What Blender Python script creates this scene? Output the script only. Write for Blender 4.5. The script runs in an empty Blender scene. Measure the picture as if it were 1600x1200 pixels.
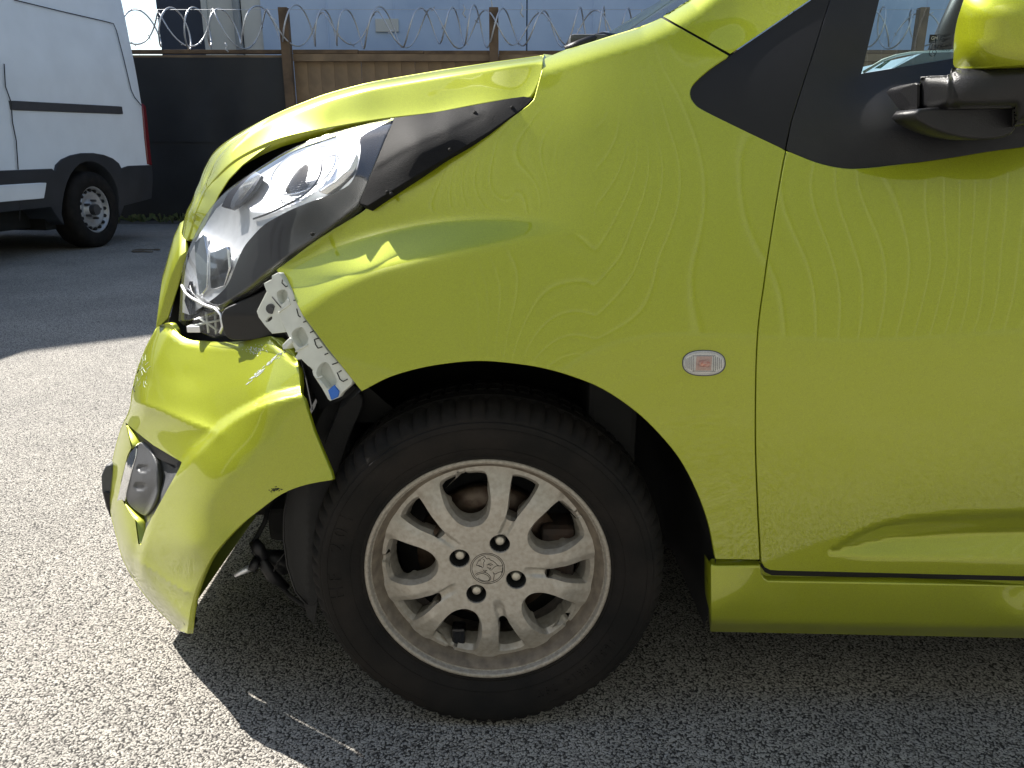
import bpy, bmesh, math, random
import numpy as np
from mathutils import Vector, Matrix
from mathutils.geometry import delaunay_2d_cdt

random.seed(7)
rng = np.random.default_rng(7)
scene = bpy.context.scene
R = math.radians

# ------------------------------------------------------------------ camera
FPX, PITCH, CAM_H = 1208.0, R(17.0), 0.914      # focal length in pixels of a 1600 px wide picture
CP, SP = math.cos(PITCH), math.sin(PITCH)
cam_d = bpy.data.cameras.new('camera')
cam = bpy.data.objects.new('camera', cam_d)
scene.collection.objects.link(cam)
cam.location = (0, 0, CAM_H)
cam.rotation_euler = (R(90) - PITCH, 0, 0)
cam_d.sensor_width = 36
cam_d.lens = 36 * FPX / 1600
cam_d.clip_start = 0.05
cam_d.clip_end = 2000
scene.camera = cam

# ------------------------------------------------------------------ light
SUN_OFF = (0.82, -0.54)                          # how far a shadow runs (x, y) per metre of height
sun_vec = Vector((-SUN_OFF[0], -SUN_OFF[1], 1)).normalized()
SUN_EL = math.asin(sun_vec.z)
SUN_AZ = math.atan2(sun_vec.x, sun_vec.y)
sun_d = bpy.data.lights.new('sun', 'SUN')
sun_d.energy = 5.0
sun_d.angle = R(0.5)
sun_d.color = (1.0, 0.95, 0.87)
sun = bpy.data.objects.new('sun', sun_d)
scene.collection.objects.link(sun)
sun.rotation_euler = (-sun_vec).to_track_quat('-Z', 'Y').to_euler()
sun.location = (0, 0, 20)
world = bpy.data.worlds.new('World')
scene.world = world
world.use_nodes = True
wn = world.node_tree
sky = wn.nodes.new('ShaderNodeTexSky')
sky.sky_type = 'NISHITA'
sky.sun_disc = False
sky.sun_elevation = SUN_EL
sky.sun_rotation = SUN_AZ
sky.ozone_density = 2.6
sky.air_density = 1.2
wn.links.new(sky.outputs[0], wn.nodes['Background'].inputs[0])
wn.nodes['Background'].inputs[1].default_value = 0.085
vs = scene.view_settings
vs.view_transform = 'Standard'
vs.look = 'None'
vs.exposure = 1.35
vs.gamma = 1.0
vs.use_curve_mapping = False
cy = scene.cycles
cy.max_bounces = 8
cy.transparent_max_bounces = 12
cy.caustics_reflective = False
cy.caustics_refractive = False
cy.sample_clamp_indirect = 6.0

# ------------------------------------------------------------------ materials
def new_mat(name):
    m = bpy.data.materials.new(name)
    m.use_nodes = True
    return m, m.node_tree, m.node_tree.nodes['Principled BSDF']

def N(t, kind, **kw):
    n = t.nodes.new(kind)
    for k, v in kw.items():
        if hasattr(n, k):
            setattr(n, k, v)
        else:
            n.inputs[k].default_value = v
    return n

def rgba(c): return (c[0], c[1], c[2], 1.0)

def simple(name, col, rough=0.5, metal=0.0, var=0.15, scale=40.0, bump=0.0, bscale=None, coat=0.0, coatr=0.05, col2=None, spec=0.5, ior=None):
    """Plain surface whose colour wanders a little, with optional fine relief."""
    m, t, b = new_mat(name)
    tc = N(t, 'ShaderNodeTexCoord')
    nz = N(t, 'ShaderNodeTexNoise', Scale=scale, Detail=5.0)
    t.links.new(tc.outputs['Object'], nz.inputs['Vector'])
    mx = N(t, 'ShaderNodeMix', data_type='RGBA')
    c2 = col2 if col2 else tuple(x * (1 - var) for x in col)
    mx.inputs[6].default_value = rgba(col)
    mx.inputs[7].default_value = rgba(c2)
    rp = N(t, 'ShaderNodeMapRange')
    rp.inputs['From Min'].default_value = 0.35
    rp.inputs['From Max'].default_value = 0.65
    t.links.new(nz.outputs[0], rp.inputs[0])
    t.links.new(rp.outputs[0], mx.inputs[0])
    t.links.new(mx.outputs[2], b.inputs['Base Color'])
    b.inputs['Roughness'].default_value = rough
    b.inputs['Metallic'].default_value = metal
    b.inputs['Coat Weight'].default_value = coat
    b.inputs['Coat Roughness'].default_value = coatr
    b.inputs['Specular IOR Level'].default_value = spec
    if bump > 0:
        n2 = N(t, 'ShaderNodeTexNoise', Scale=bscale or scale * 4, Detail=3.0)
        t.links.new(tc.outputs['Object'], n2.inputs['Vector'])
        bp = N(t, 'ShaderNodeBump', Strength=bump, Distance=0.002)
        t.links.new(n2.outputs[0], bp.inputs['Height'])
        t.links.new(bp.outputs[0], b.inputs['Normal'])
    return m

def paint_mat():
    m, t, b = new_mat('lime_paint')
    tc = N(t, 'ShaderNodeTexCoord')
    fl = N(t, 'ShaderNodeTexNoise', Scale=900.0, Detail=2.0)
    t.links.new(tc.outputs['Object'], fl.inputs['Vector'])
    big = N(t, 'ShaderNodeTexNoise', Scale=9.0, Detail=6.0, Roughness=0.7)
    t.links.new(tc.outputs['Object'], big.inputs['Vector'])
    cr = N(t, 'ShaderNodeValToRGB')
    cr.color_ramp.elements[0].position = 0.3
    cr.color_ramp.elements[0].color = (0.280, 0.318, 0.004, 1)
    cr.color_ramp.elements[1].position = 0.7
    cr.color_ramp.elements[1].color = (0.385, 0.437, 0.008, 1)
    t.links.new(fl.outputs[0], cr.inputs[0])
    # road dust lying on the lower panels
    dust = N(t, 'ShaderNodeMix', data_type='RGBA')
    dust.inputs[7].default_value = (0.40, 0.34, 0.16, 1)
    sp = N(t, 'ShaderNodeSeparateXYZ')
    geo = N(t, 'ShaderNodeNewGeometry')
    t.links.new(geo.outputs['Position'], sp.inputs[0])
    mr = N(t, 'ShaderNodeMapRange')
    mr.inputs['From Min'].default_value = 0.75
    mr.inputs['From Max'].default_value = 0.2
    mr.inputs['To Min'].default_value = 0.0
    mr.inputs['To Max'].default_value = 0.16
    t.links.new(sp.outputs[2], mr.inputs[0])
    mu = N(t, 'ShaderNodeMath', operation='MULTIPLY')
    t.links.new(mr.outputs[0], mu.inputs[0])
    t.links.new(big.outputs[0], mu.inputs[1])
    t.links.new(mu.outputs[0], dust.inputs[0])
    t.links.new(cr.outputs[0], dust.inputs[6])
    t.links.new(dust.outputs[2], b.inputs['Base Color'])
    b.inputs['Metallic'].default_value = 0.5
    b.inputs['Roughness'].default_value = 0.40
    b.inputs['Coat Weight'].default_value = 1.0
    b.inputs['Coat Roughness'].default_value = 0.025
    b.inputs['Coat IOR'].default_value = 1.52
    return m

def ground_mat():
    m, t, b = new_mat('chip_seal_asphalt')
    tc = N(t, 'ShaderNodeTexCoord')
    wob = N(t, 'ShaderNodeTexNoise', Scale=60.0, Detail=2.0)
    t.links.new(tc.outputs['Object'], wob.inputs['Vector'])
    add = N(t, 'ShaderNodeMixRGB', blend_type='ADD')
    add.inputs[0].default_value = 0.012
    t.links.new(tc.outputs['Object'], add.inputs[1])
    t.links.new(wob.outputs['Color'], add.inputs[2])
    vo = N(t, 'ShaderNodeTexVoronoi', Scale=270.0)
    t.links.new(add.outputs[0], vo.inputs['Vector'])
    vo2 = N(t, 'ShaderNodeTexVoronoi', Scale=480.0)
    t.links.new(add.outputs[0], vo2.inputs['Vector'])
    sep = N(t, 'ShaderNodeSeparateColor')
    t.links.new(vo.outputs['Color'], sep.inputs[0])
    # stones: each has its own tone
    stones = N(t, 'ShaderNodeValToRGB')
    e = stones.color_ramp.elements
    e[0].position = 0.0; e[0].color = (0.16, 0.150, 0.138, 1)
    e[1].position = 1.0; e[1].color = (0.452, 0.434, 0.398, 1)
    a = e.new(0.22); a.color = (0.255, 0.243, 0.224, 1)
    a = e.new(0.5); a.color = (0.368, 0.353, 0.324, 1)
    t.links.new(sep.outputs[0], stones.inputs[0])
    # bitumen between stones
    gap = N(t, 'ShaderNodeMapRange')
    gap.inputs['From Min'].default_value = 0.50
    gap.inputs['From Max'].default_value = 0.68
    t.links.new(vo.outputs['Distance'], gap.inputs[0])
    big = N(t, 'ShaderNodeTexNoise', Scale=1.6, Detail=6.0, Roughness=0.65)
    t.links.new(tc.outputs['Object'], big.inputs['Vector'])
    mx = N(t, 'ShaderNodeMix', data_type='RGBA')
    t.links.new(gap.outputs[0], mx.inputs[0])
    t.links.new(stones.outputs[0], mx.inputs[6])
    mx.inputs[7].default_value = (0.035, 0.033, 0.031, 1)
    tint = N(t, 'ShaderNodeMix', data_type='RGBA', blend_type='MULTIPLY')
    tint.inputs[0].default_value = 1.0
    br = N(t, 'ShaderNodeValToRGB')
    br.color_ramp.elements[0].position = 0.3
    br.color_ramp.elements[0].color = (0.78, 0.77, 0.76, 1)
    br.color_ramp.elements[1].position = 0.7
    br.color_ramp.elements[1].color = (1.12, 1.1, 1.06, 1)
    t.links.new(big.outputs[0], br.inputs[0])
    t.links.new(mx.outputs[2], tint.inputs[6])
    t.links.new(br.outputs[0], tint.inputs[7])
    t.links.new(tint.outputs[2], b.inputs['Base Color'])
    b.inputs['Roughness'].default_value = 0.85
    b.inputs['Specular IOR Level'].default_value = 0.3
    inv = N(t, 'ShaderNodeMath', operation='SUBTRACT')
    inv.inputs[0].default_value = 1.0
    t.links.new(vo.outputs['Distance'], inv.inputs[1])
    i2 = N(t, 'ShaderNodeMath', operation='MULTIPLY_ADD')
    i2.inputs[1].default_value = -0.35
    t.links.new(vo2.outputs['Distance'], i2.inputs[0])
    t.links.new(inv.outputs[0], i2.inputs[2])
    bp = N(t, 'ShaderNodeBump', Strength=0.75, Distance=0.0022)
    t.links.new(i2.outputs[0], bp.inputs['Height'])
    t.links.new(bp.outputs[0], b.inputs['Normal'])
    return m

def clear_mat(name, tint=(1, 1, 1), refl=1.0, rough=0.0, ior=1.5):
    """Thin clear plastic or glass: transparent with a Fresnel reflection."""
    m, t, b = new_mat(name)
    t.nodes.remove(b)
    out = t.nodes['Material Output']
    tr = N(t, 'ShaderNodeBsdfTransparent'); tr.inputs[0].default_value = rgba(tint)
    gl = N(t, 'ShaderNodeBsdfGlossy'); gl.inputs['Roughness'].default_value = rough
    lw = N(t, 'ShaderNodeLayerWeight'); lw.inputs[0].default_value = 0.5      # Schlick's curve, the same from both sides
    p5 = N(t, 'ShaderNodeMath', operation='POWER'); p5.inputs[1].default_value = 5.0
    t.links.new(lw.outputs['Facing'], p5.inputs[0])
    f0 = ((ior - 1) / (ior + 1)) ** 2
    fr = N(t, 'ShaderNodeMath', operation='MULTIPLY_ADD'); fr.inputs[1].default_value = 1 - f0; fr.inputs[2].default_value = f0
    t.links.new(p5.outputs[0], fr.inputs[0])
    mu = N(t, 'ShaderNodeMath', operation='MULTIPLY'); mu.inputs[1].default_value = refl
    t.links.new(fr.outputs[0], mu.inputs[0])
    mx = N(t, 'ShaderNodeMixShader')
    t.links.new(mu.outputs[0], mx.inputs[0])
    t.links.new(tr.outputs[0], mx.inputs[1])
    t.links.new(gl.outputs[0], mx.inputs[2])
    t.links.new(mx.outputs[0], out.inputs[0])
    return m

def hazed(m, amount, col):
    t = m.node_tree; out = t.nodes['Material Output']; src = out.inputs[0].links[0].from_socket
    df = N(t, 'ShaderNodeBsdfDiffuse'); df.inputs[0].default_value = rgba(col)
    mx = N(t, 'ShaderNodeMixShader'); mx.inputs[0].default_value = amount
    t.links.new(src, mx.inputs[1]); t.links.new(df.outputs[0], mx.inputs[2]); t.links.new(mx.outputs[0], out.inputs[0])
    return m

M = {}
M['paint'] = paint_mat()
M['ground'] = ground_mat()
M['black'] = simple('black_plastic', (0.011, 0.011, 0.013), 0.40, var=0.3, scale=15, bump=0.25, bscale=700, spec=0.4)
M['black_gloss'] = simple('black_gloss_plastic', (0.012, 0.012, 0.014), 0.12, var=0.2, scale=20)
M['black_film'] = simple('black_film', (0.009, 0.009, 0.011), 0.33, var=0.2, scale=8, spec=0.3)
M['liner'] = simple('liner_plastic', (0.010, 0.010, 0.011), 0.7, var=0.4, scale=25, bump=0.3, bscale=300)
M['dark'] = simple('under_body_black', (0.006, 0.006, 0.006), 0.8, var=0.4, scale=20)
M['grain'] = simple('grained_plastic', (0.008, 0.008, 0.009), 0.6, var=0.3, scale=60, bump=0.3, bscale=900, spec=0.15)
M['grey_plastic'] = simple('grey_plastic', (0.075, 0.078, 0.085), 0.45, var=0.25, scale=30, bump=0.3, bscale=600)
M['white_plastic'] = simple('white_nylon', (0.70, 0.72, 0.66), 0.4, var=0.12, scale=40)
M['blue_clip'] = simple('blue_plastic', (0.03, 0.16, 0.62), 0.4)
M['chrome'] = simple('chrome', (0.86, 0.87, 0.88), 0.06, metal=1.0, var=0.06, scale=30)
M['chrome_soft'] = simple('satin_reflector', (0.82, 0.83, 0.85), 0.33, metal=0.68, var=0.1, scale=60, bump=0.1, bscale=90)
M['lens'] = clear_mat('clear_lens', (0.97, 0.98, 0.99), 1.3, 0.05)
hazed(M['lens'], 0.02, (0.9, 0.92, 0.95))
M['glass'] = clear_mat('window_glass', (0.66, 0.82, 0.84), 1.6, 0.0)
M['screen'] = clear_mat('windscreen_glass', (0.88, 0.93, 0.93), 1.0, 0.0)
M['alloy'] = simple('dusty_alloy', (0.46, 0.43, 0.38), 0.44, metal=0.42, scale=130, bump=0.08, bscale=500, col2=(0.37, 0.335, 0.285))
M['alloy_lip'] = simple('scuffed_alloy_lip', (0.38, 0.345, 0.295), 0.5, metal=0.3, scale=200, bump=0.3, bscale=220, col2=(0.27, 0.24, 0.20))
M['alloy_barrel'] = simple('brake_dusted_alloy', (0.22, 0.18, 0.135), 0.6, metal=0.25, scale=60, col2=(0.13, 0.105, 0.08))
M['rubber'] = simple('tyre_rubber', (0.007, 0.0066, 0.0062), 0.8, scale=14, bump=0.25, bscale=240, col2=(0.016, 0.0135, 0.012), spec=0.2)
M['engrave'] = simple('engraved_line', (0.05, 0.045, 0.04), 0.7)
M['steel'] = simple('lug_steel', (0.62, 0.58, 0.50), 0.4, metal=0.5, scale=80)
M['disc'] = simple('brake_disc_steel', (0.10, 0.075, 0.055), 0.35, metal=0.7, scale=60, col2=(0.05, 0.03, 0.02))
M['rust'] = simple('rusty_cast_iron', (0.022, 0.017, 0.014), 0.8, scale=40, col2=(0.04, 0.022, 0.014))
M['repeater'] = simple('repeater_lens', (0.74, 0.73, 0.70), 0.15, var=0.12, scale=500, coat=0.6)
M['rep_lens'] = hazed(clear_mat('repeater_dome', (0.97, 0.97, 0.97), 1.4, 0.02), 0.12, (0.8, 0.8, 0.8))
M['bulb_tint'] = simple('repeater_tint', (0.60, 0.36, 0.29), 0.3, scale=400)
M['lamp_dark'] = simple('lamp_shadow_grey', (0.08, 0.085, 0.10), 0.2, metal=0.7, scale=50)  # dark grey for lamp lines and painted dark reflections
M['amber'] = simple('repeater_bulb', (0.45, 0.10, 0.05), 0.3, scale=300, col2=(0.62, 0.33, 0.25))
M['sticker'] = simple('green_sticker', (0.10, 0.42, 0.33), 0.5)
M['sticker_white'] = simple('white_sticker', (0.75, 0.8, 0.78), 0.5)
M['etch'] = simple('etched_print', (0.02, 0.02, 0.025), 0.6)
M['dash'] = simple('dash_plastic_sky_tint', (0.26, 0.33, 0.40), 0.35, scale=30)  # pale blue stands in for sky reflected over the dash
M['seat'] = simple('seat_cloth', (0.03, 0.03, 0.033), 0.9, scale=90)
# background
M['van_white_sky_tint'] = simple('van_white_sky_tint', (0.74, 0.79, 0.85), 0.3, var=0.08, scale=3, coat=0.5)  # white tinted blue to paint in the sky-lit shade
M['van_clad'] = simple('van_dark_cladding', (0.022, 0.025, 0.032), 0.55, var=0.3, scale=6)
M['van_rail'] = simple('van_rail', (0.045, 0.045, 0.05), 0.5, scale=20)
M['red_lamp'] = simple('red_lamp', (0.14, 0.012, 0.018), 0.15, scale=30)
M['seam'] = simple('panel_seam', (0.03, 0.032, 0.036), 0.8)
M['van_rim'] = simple('van_steel_rim', (0.36, 0.36, 0.37), 0.4, metal=0.4, scale=20)
M['wood'] = simple('weathered_timber', (0.26, 0.185, 0.115), 0.85, scale=4, bump=0.5, bscale=40, col2=(0.16, 0.115, 0.075))
M['wood_dark'] = simple('weathered_timber_dark', (0.17, 0.115, 0.07), 0.9, scale=5, bump=0.5, bscale=50, col2=(0.09, 0.062, 0.042))
M['tarp'] = simple('black_sheet', (0.018, 0.02, 0.024), 0.55, scale=2, var=0.4)
M['wire'] = simple('galvanised_wire', (0.55, 0.57, 0.6), 0.4, metal=0.6, scale=30)
M['blue_wall'] = simple('blue_wall_panel', (0.50, 0.63, 0.84), 0.6, scale=1.1, col2=(0.38, 0.51, 0.73))
M['navy_wall'] = simple('navy_wall_panel', (0.035, 0.05, 0.085), 0.6, scale=1.0)
M['white_wall'] = simple('pale_wall_panel', (0.62, 0.64, 0.63), 0.6, scale=1.0)
M['grey_wall'] = simple('grey_trim', (0.3, 0.33, 0.36), 0.6, scale=2.0)
M['shed'] = simple('corrugated_steel', (0.25, 0.26, 0.235), 0.5, scale=0.5, var=0.08)
M['rib'] = simple('pale_steel_rib', (0.50, 0.51, 0.48), 0.5, scale=1, var=0.08)
M['roof'] = simple('roof_steel', (0.35, 0.36, 0.37), 0.5, scale=1)
M['bark'] = simple('bark', (0.10, 0.085, 0.07), 0.9, scale=8)
M['leaf'] = simple('weed_leaf', (0.06, 0.10, 0.03), 0.7, scale=30, col2=(0.10, 0.10, 0.04))
M['dirt'] = simple('verge_dirt', (0.09, 0.08, 0.065), 0.95, scale=6, bump=0.6, bscale=60)

# ------------------------------------------------------------------ pixel geometry of the photograph (1600 x 1200)
def P(u, v, Y):
    """World points seen at pixel (u, v) and lying at depth Y in front of the camera."""
    u = np.asarray(u, float); v = np.asarray(v, float); Y = np.asarray(Y, float)
    x = u - 800; y = 600 - v
    f = FPX * CP + y * SP
    d = -FPX * SP + y * CP
    t = Y / f
    return np.stack([x * t, Y + 0 * x, CAM_H + d * t], -1)

def p1(u, v, Y): return Vector(P(u, v, Y))

class TPS:
    """Thin plate spline depth field over picture coordinates."""
    def __init__(self, pts, lam=0.002):
        a = np.array(pts, float)
        self.c = a[:, :2] / 300.0
        n = len(a)
        K = self._k(self.c, self.c) + lam * np.eye(n)
        Pm = np.hstack([np.ones((n, 1)), self.c])
        A = np.zeros((n + 3, n + 3))
        A[:n, :n] = K; A[:n, n:] = Pm; A[n:, :n] = Pm.T
        b = np.zeros(n + 3); b[:n] = a[:, 2]
        self.w = np.linalg.solve(A, b)
    @staticmethod
    def _k(p, q):
        r2 = ((p[:, None, :] - q[None, :, :]) ** 2).sum(-1)
        return np.where(r2 > 1e-12, 0.5 * r2 * np.log(np.maximum(r2, 1e-12)), 0.0)
    def __call__(self, u, v):
        q = np.stack([np.ravel(u), np.ravel(v)], -1) / 300.0
        n = len(self.c)
        r = self._k(q, self.c) @ self.w[:n] + self.w[n] + q @ self.w[n + 1:]
        return r.reshape(np.shape(u))

def spline(pts, n=8, closed=False):
    """Catmull-Rom through the points."""
    p = np.array(pts, float)
    out = []
    m = len(p)
    rngi = range(m if closed else m - 1)
    for i in rngi:
        if closed:
            a, b, c, d = p[(i - 1) % m], p[i], p[(i + 1) % m], p[(i + 2) % m]
        else:
            a, b, c, d = p[max(i - 1, 0)], p[i], p[i + 1], p[min(i + 2, m - 1)]
        for k in range(n):
            s = k / n
            out.append(0.5 * ((2 * b) + (c - a) * s + (2 * a - 5 * b + 4 * c - d) * s * s + (3 * b - a - 3 * c + d) * s ** 3))
    if not closed:
        out.append(p[-1])
    return [tuple(q) for q in out]

def polydist(line, U, V):
    """Distance to a polyline, the signed side, and the place along it (0..1)."""
    L = np.array(line, float)
    pu, pv = np.ravel(U), np.ravel(V)
    best = np.full(pu.shape, 1e9); side = np.zeros_like(pu); par = np.zeros_like(pu)
    seg = np.hypot(*(L[1:] - L[:-1]).T); cum = np.concatenate([[0], np.cumsum(seg)])
    for i in range(len(L) - 1):
        a, b = L[i], L[i + 1]
        d = b - a; l2 = max((d ** 2).sum(), 1e-9)
        tt = np.clip(((pu - a[0]) * d[0] + (pv - a[1]) * d[1]) / l2, 0, 1)
        du, dv = pu - (a[0] + tt * d[0]), pv - (a[1] + tt * d[1])
        ds = np.hypot(du, dv)
        k = ds < best
        best = np.where(k, ds, best)
        side = np.where(k, np.sign(d[0] * (pv - a[1]) - d[1] * (pu - a[0])), side)
        par = np.where(k, (cum[i] + tt * seg[i]) / cum[-1], par)
    sh = np.shape(U)
    return best.reshape(sh), side.reshape(sh), par.reshape(sh)

def sstep(a, b, x):
    t = np.clip((x - a) / (b - a), 0, 1)
    return t * t * (3 - 2 * t)

def softramp(t, k=8.0):
    """0 below 0, 1 above 1, straight between, with rounded corners."""
    f = lambda z: np.logaddexp(0, k * z) / k
    return f(t) - f(t - 1)

def rolloff(line, Rpx, depth):
    """Turns the surface round a silhouette: a quarter circle in the last Rpx pixels."""
    def f(U, V):
        d, s, q = polydist(line, U, V)
        x = np.clip(1 - d / Rpx, 0, 1)
        return depth * (0.55 * x * x + 0.45 * (1 - np.sqrt(np.maximum(1 - x * x, 0))))
    return f

# ------------------------------------------------------------------ objects
COL = scene.collection
def link(o, parent=None):
    COL.objects.link(o)
    if parent is not None:
        o.parent = parent
        o.matrix_parent_inverse = Matrix.Translation(-parent.location) if parent.get('world_children') else Matrix()
    return o

def obj(name, verts, faces, mat, parent=None, smooth=True, normals=None, loc=None):
    me = bpy.data.meshes.new(name)
    me.from_pydata([tuple(map(float, v)) for v in verts], [], [tuple(int(i) for i in f) for f in faces])
    me.materials.append(mat)
    me.update()
    if smooth:
        me.polygons.foreach_set('use_smooth', [True] * len(me.polygons))
    if normals is not None:
        me.normals_split_custom_set_from_vertices([tuple(map(float, n)) for n in normals])
    o = bpy.data.objects.new(name, me)
    if loc is not None:
        o.location = loc
    return link(o, parent)

def thing(name, label, cat, loc=(0, 0, 0), group=None):
    o = bpy.data.objects.new(name, None)
    o.empty_display_size = 0.1
    o['label'] = label; o['category'] = cat
    if group: o['group'] = group
    o.location = loc
    return link(o)

def tag(o, label, cat, group=None, kind=None):
    if label: o['label'] = label
    if cat: o['category'] = cat
    if group: o['group'] = group
    if kind: o['kind'] = kind
    return o

def inside(poly, pu, pv):
    p = np.array(poly, float)
    c = np.zeros(len(pu), bool)
    j = len(p) - 1
    for i in range(len(p)):
        xi, yi = p[i]; xj, yj = p[j]
        if yi != yj:
            cond = ((yi > pv) != (yj > pv)) & (pu < (xj - xi) * (pv - yi) / (yj - yi) + xi)
            c ^= cond
        j = i
    return c

def densify(poly, step):
    out, src = [], []
    m = len(poly)
    for i in range(m):
        a = np.array(poly[i], float); b = np.array(poly[(i + 1) % m], float)
        n = max(1, int(round(np.hypot(*(b - a)) / step)))
        for k in range(n):
            out.append(tuple(a + (b - a) * k / n)); src.append(i)
    return out, src

def sheet(poly, fmap, step, holes=(), edge=(0.0015, 0.0012, 0.012), hole_edge=None, toward=None, ext=None, back=None, rows=(), sharp=False):
    """A curved plate cut to an outline in parameter space and mapped to 3D by fmap, with analytic normals, rounded and turned-in edges.
    ext = (index of first outline point, last, fn(points)->list of further rows) leaves that stretch of the edge unturned and carries the plate on."""
    loops = []
    d0, s0 = densify(poly, step)
    loops.append((d0, s0, edge))
    for h in holes:
        dh, sh = densify(h, step)
        loops.append((dh, sh, (hole_edge[holes.index(h)] if isinstance(hole_edge, list) else hole_edge) or edge))
    pts, edges = [], []
    for d, s, e in loops:
        b = len(pts)
        pts += d
        edges += [(b + i, b + (i + 1) % len(d)) for i in range(len(d))]
    nb = len(pts)
    bp = np.array(pts)
    lo, hi = bp.min(0), bp.max(0)
    gu, gv = np.meshgrid(np.arange(lo[0] + step * .5, hi[0], step), np.arange(lo[1] + step * .5, hi[1], step * .87))
    gu = gu.copy(); gu[1::2] += step * .5
    gu, gv = gu.ravel(), gv.ravel()
    k = inside(d0, gu, gv)
    for d, s, e in loops[1:]:
        k &= ~inside(d, gu, gv)
    gu, gv = gu[k], gv[k]
    extra = []
    for di, (d, s, e) in enumerate(loops):
        D = np.array(d); tg = np.roll(D, -1, 0) - np.roll(D, 1, 0)
        nn_ = np.stack([tg[:, 1], -tg[:, 0]], -1); nn_ /= np.maximum(np.hypot(*nn_.T), 1e-9)[:, None]
        for r_ in rows:
            for sg_ in (1, -1):
                q = D + nn_ * r_ * sg_
                kk = inside(d0, q[:, 0], q[:, 1])
                for d_, s_, e_ in loops[1:]:
                    kk &= ~inside(d_, q[:, 0], q[:, 1])
                q = q[kk]
                if len(q):
                    m_ = np.hypot(q[:, None, 0] - bp[None, :, 0], q[:, None, 1] - bp[None, :, 1]).min(1)
                    extra.append(q[m_ > r_ * .93])
    if len(gu):
        md = np.full(len(gu), 1e9)
        for i in range(0, nb, 400):
            dd = np.hypot(gu[:, None] - bp[None, i:i + 400, 0], gv[:, None] - bp[None, i:i + 400, 1]).min(1)
            md = np.minimum(md, dd)
        k = md > (max(rows) + step * .5 if rows else step * .55)
        gu, gv = gu[k], gv[k]
    if extra:
        ex_ = np.concatenate(extra); gu = np.concatenate([gu, ex_[:, 0]]); gv = np.concatenate([gv, ex_[:, 1]])
    allp = [Vector(p) for p in pts] + [Vector((a, b)) for a, b in zip(gu, gv)]
    vo, eo, fo, ov, oe, of = delaunay_2d_cdt(allp, edges, [], 0, 1e-7)
    A = np.array([tuple(v) for v in vo], float)
    F = np.array([f for f in fo if len(f) == 3], int)
    c = A[F].mean(1)
    k = inside(d0, c[:, 0], c[:, 1])
    for d, s, e in loops[1:]:
        k &= ~inside(d, c[:, 0], c[:, 1])
    F = F[k]
    idx = {}
    for i, o in enumerate(ov):
        for q in o: idx[q] = i
    h = step * 0.2
    X = fmap(A[:, 0], A[:, 1])
    du = fmap(A[:, 0] + h, A[:, 1]) - fmap(A[:, 0] - h, A[:, 1])
    dv = fmap(A[:, 0], A[:, 1] + h) - fmap(A[:, 0], A[:, 1] - h)
    n = np.cross(du, dv)
    n /= np.maximum(np.linalg.norm(n, axis=1), 1e-12)[:, None]
    t = np.array(toward if toward is not None else (0, 0, CAM_H), float)
    if np.median(((t - X) * n).sum(1)) < 0:
        n = -n
    tri = X[F]
    fn = np.cross(tri[:, 1] - tri[:, 0], tri[:, 2] - tri[:, 0])
    flip = (fn * n[F[:, 0]]).sum(1) < 0
    F[flip] = F[flip][:, ::-1]
    verts = [x for x in X]; norms = [x for x in n]; faces = [tuple(f) for f in F]
    exts = []
    base = 0
    for li, (d, s, e) in enumerate(loops):
        ids = [idx[base + i] for i in range(len(d))]
        base += len(d)
        if e is None:
            continue
        r, d1, d2 = e
        ring = []
        L = len(ids)
        area = sum(d[i][0] * d[(i + 1) % L][1] - d[(i + 1) % L][0] * d[i][1] for i in range(L))
        for i in range(L):
            p = X[ids[i]]; nn = n[ids[i]]
            tg = X[ids[(i + 1) % L]] - X[ids[i - 1]]
            o = np.cross(tg, nn if back is None else -np.array(back)); o /= max(np.linalg.norm(o), 1e-9)
            ring.append((p, nn, o))
        # outward sense: away from the plate
        a0, b0 = np.array(d[0]), np.array(d[1])
        mid = (a0 + b0) / 2; nrm = np.array([b0[1] - a0[1], -(b0[0] - a0[0])]); nrm = nrm / np.linalg.norm(nrm) * step * 0.3
        q = mid + nrm
        ins = inside(d0, np.array([q[0]]), np.array([q[1]]))[0]
        for dd, ss, ee in loops[1:]:
            ins &= not inside(dd, np.array([q[0]]), np.array([q[1]]))[0]
        qq = fmap(np.array([q[0]]), np.array([q[1]]))[0] - fmap(np.array([mid[0]]), np.array([mid[1]]))[0]
        sg = 1.0 if (qq @ ring[0][2] > 0) != ins else -1.0
        r1, r2 = [], []
        for p, nn, o in ring:
            o = o * sg
            r1.append(len(verts)); verts.append(p + o * r - nn * d1); m_ = nn * 0.6 + o; norms.append(m_ / np.linalg.norm(m_))
            r2.append(len(verts)); verts.append(p + o * r - nn * d2 if back is None else p + o * r + np.array(back) * d2); norms.append(o)
        for i in range(L):
            j = (i + 1) % L
            if ext and li == 0 and ext[0] <= s[i] < ext[1]:
                exts.append((ids[i], ids[j]))
                continue
            for (a, b_, c_, d_) in ((ids[i], ids[j], r1[j], r1[i]), (r1[i], r1[j], r2[j], r2[i])):
                q_ = [verts[x] for x in (a, b_, c_, d_)]
                f_n = np.cross(q_[1] - q_[0], q_[3] - q_[0])
                if sharp and li > 0:
                    fu = f_n / max(np.linalg.norm(f_n), 1e-12)
                    if fu @ (norms[a] + norms[d_]) < 0: fu = -fu
                    a, b_, c_, d_ = range(len(verts), len(verts) + 4)
                    verts += q_; norms += [fu] * 4
                ref = norms[a] + norms[d_]
                faces.append((a, b_, c_, d_) if f_n @ ref >= 0 else (d_, c_, b_, a))
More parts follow.
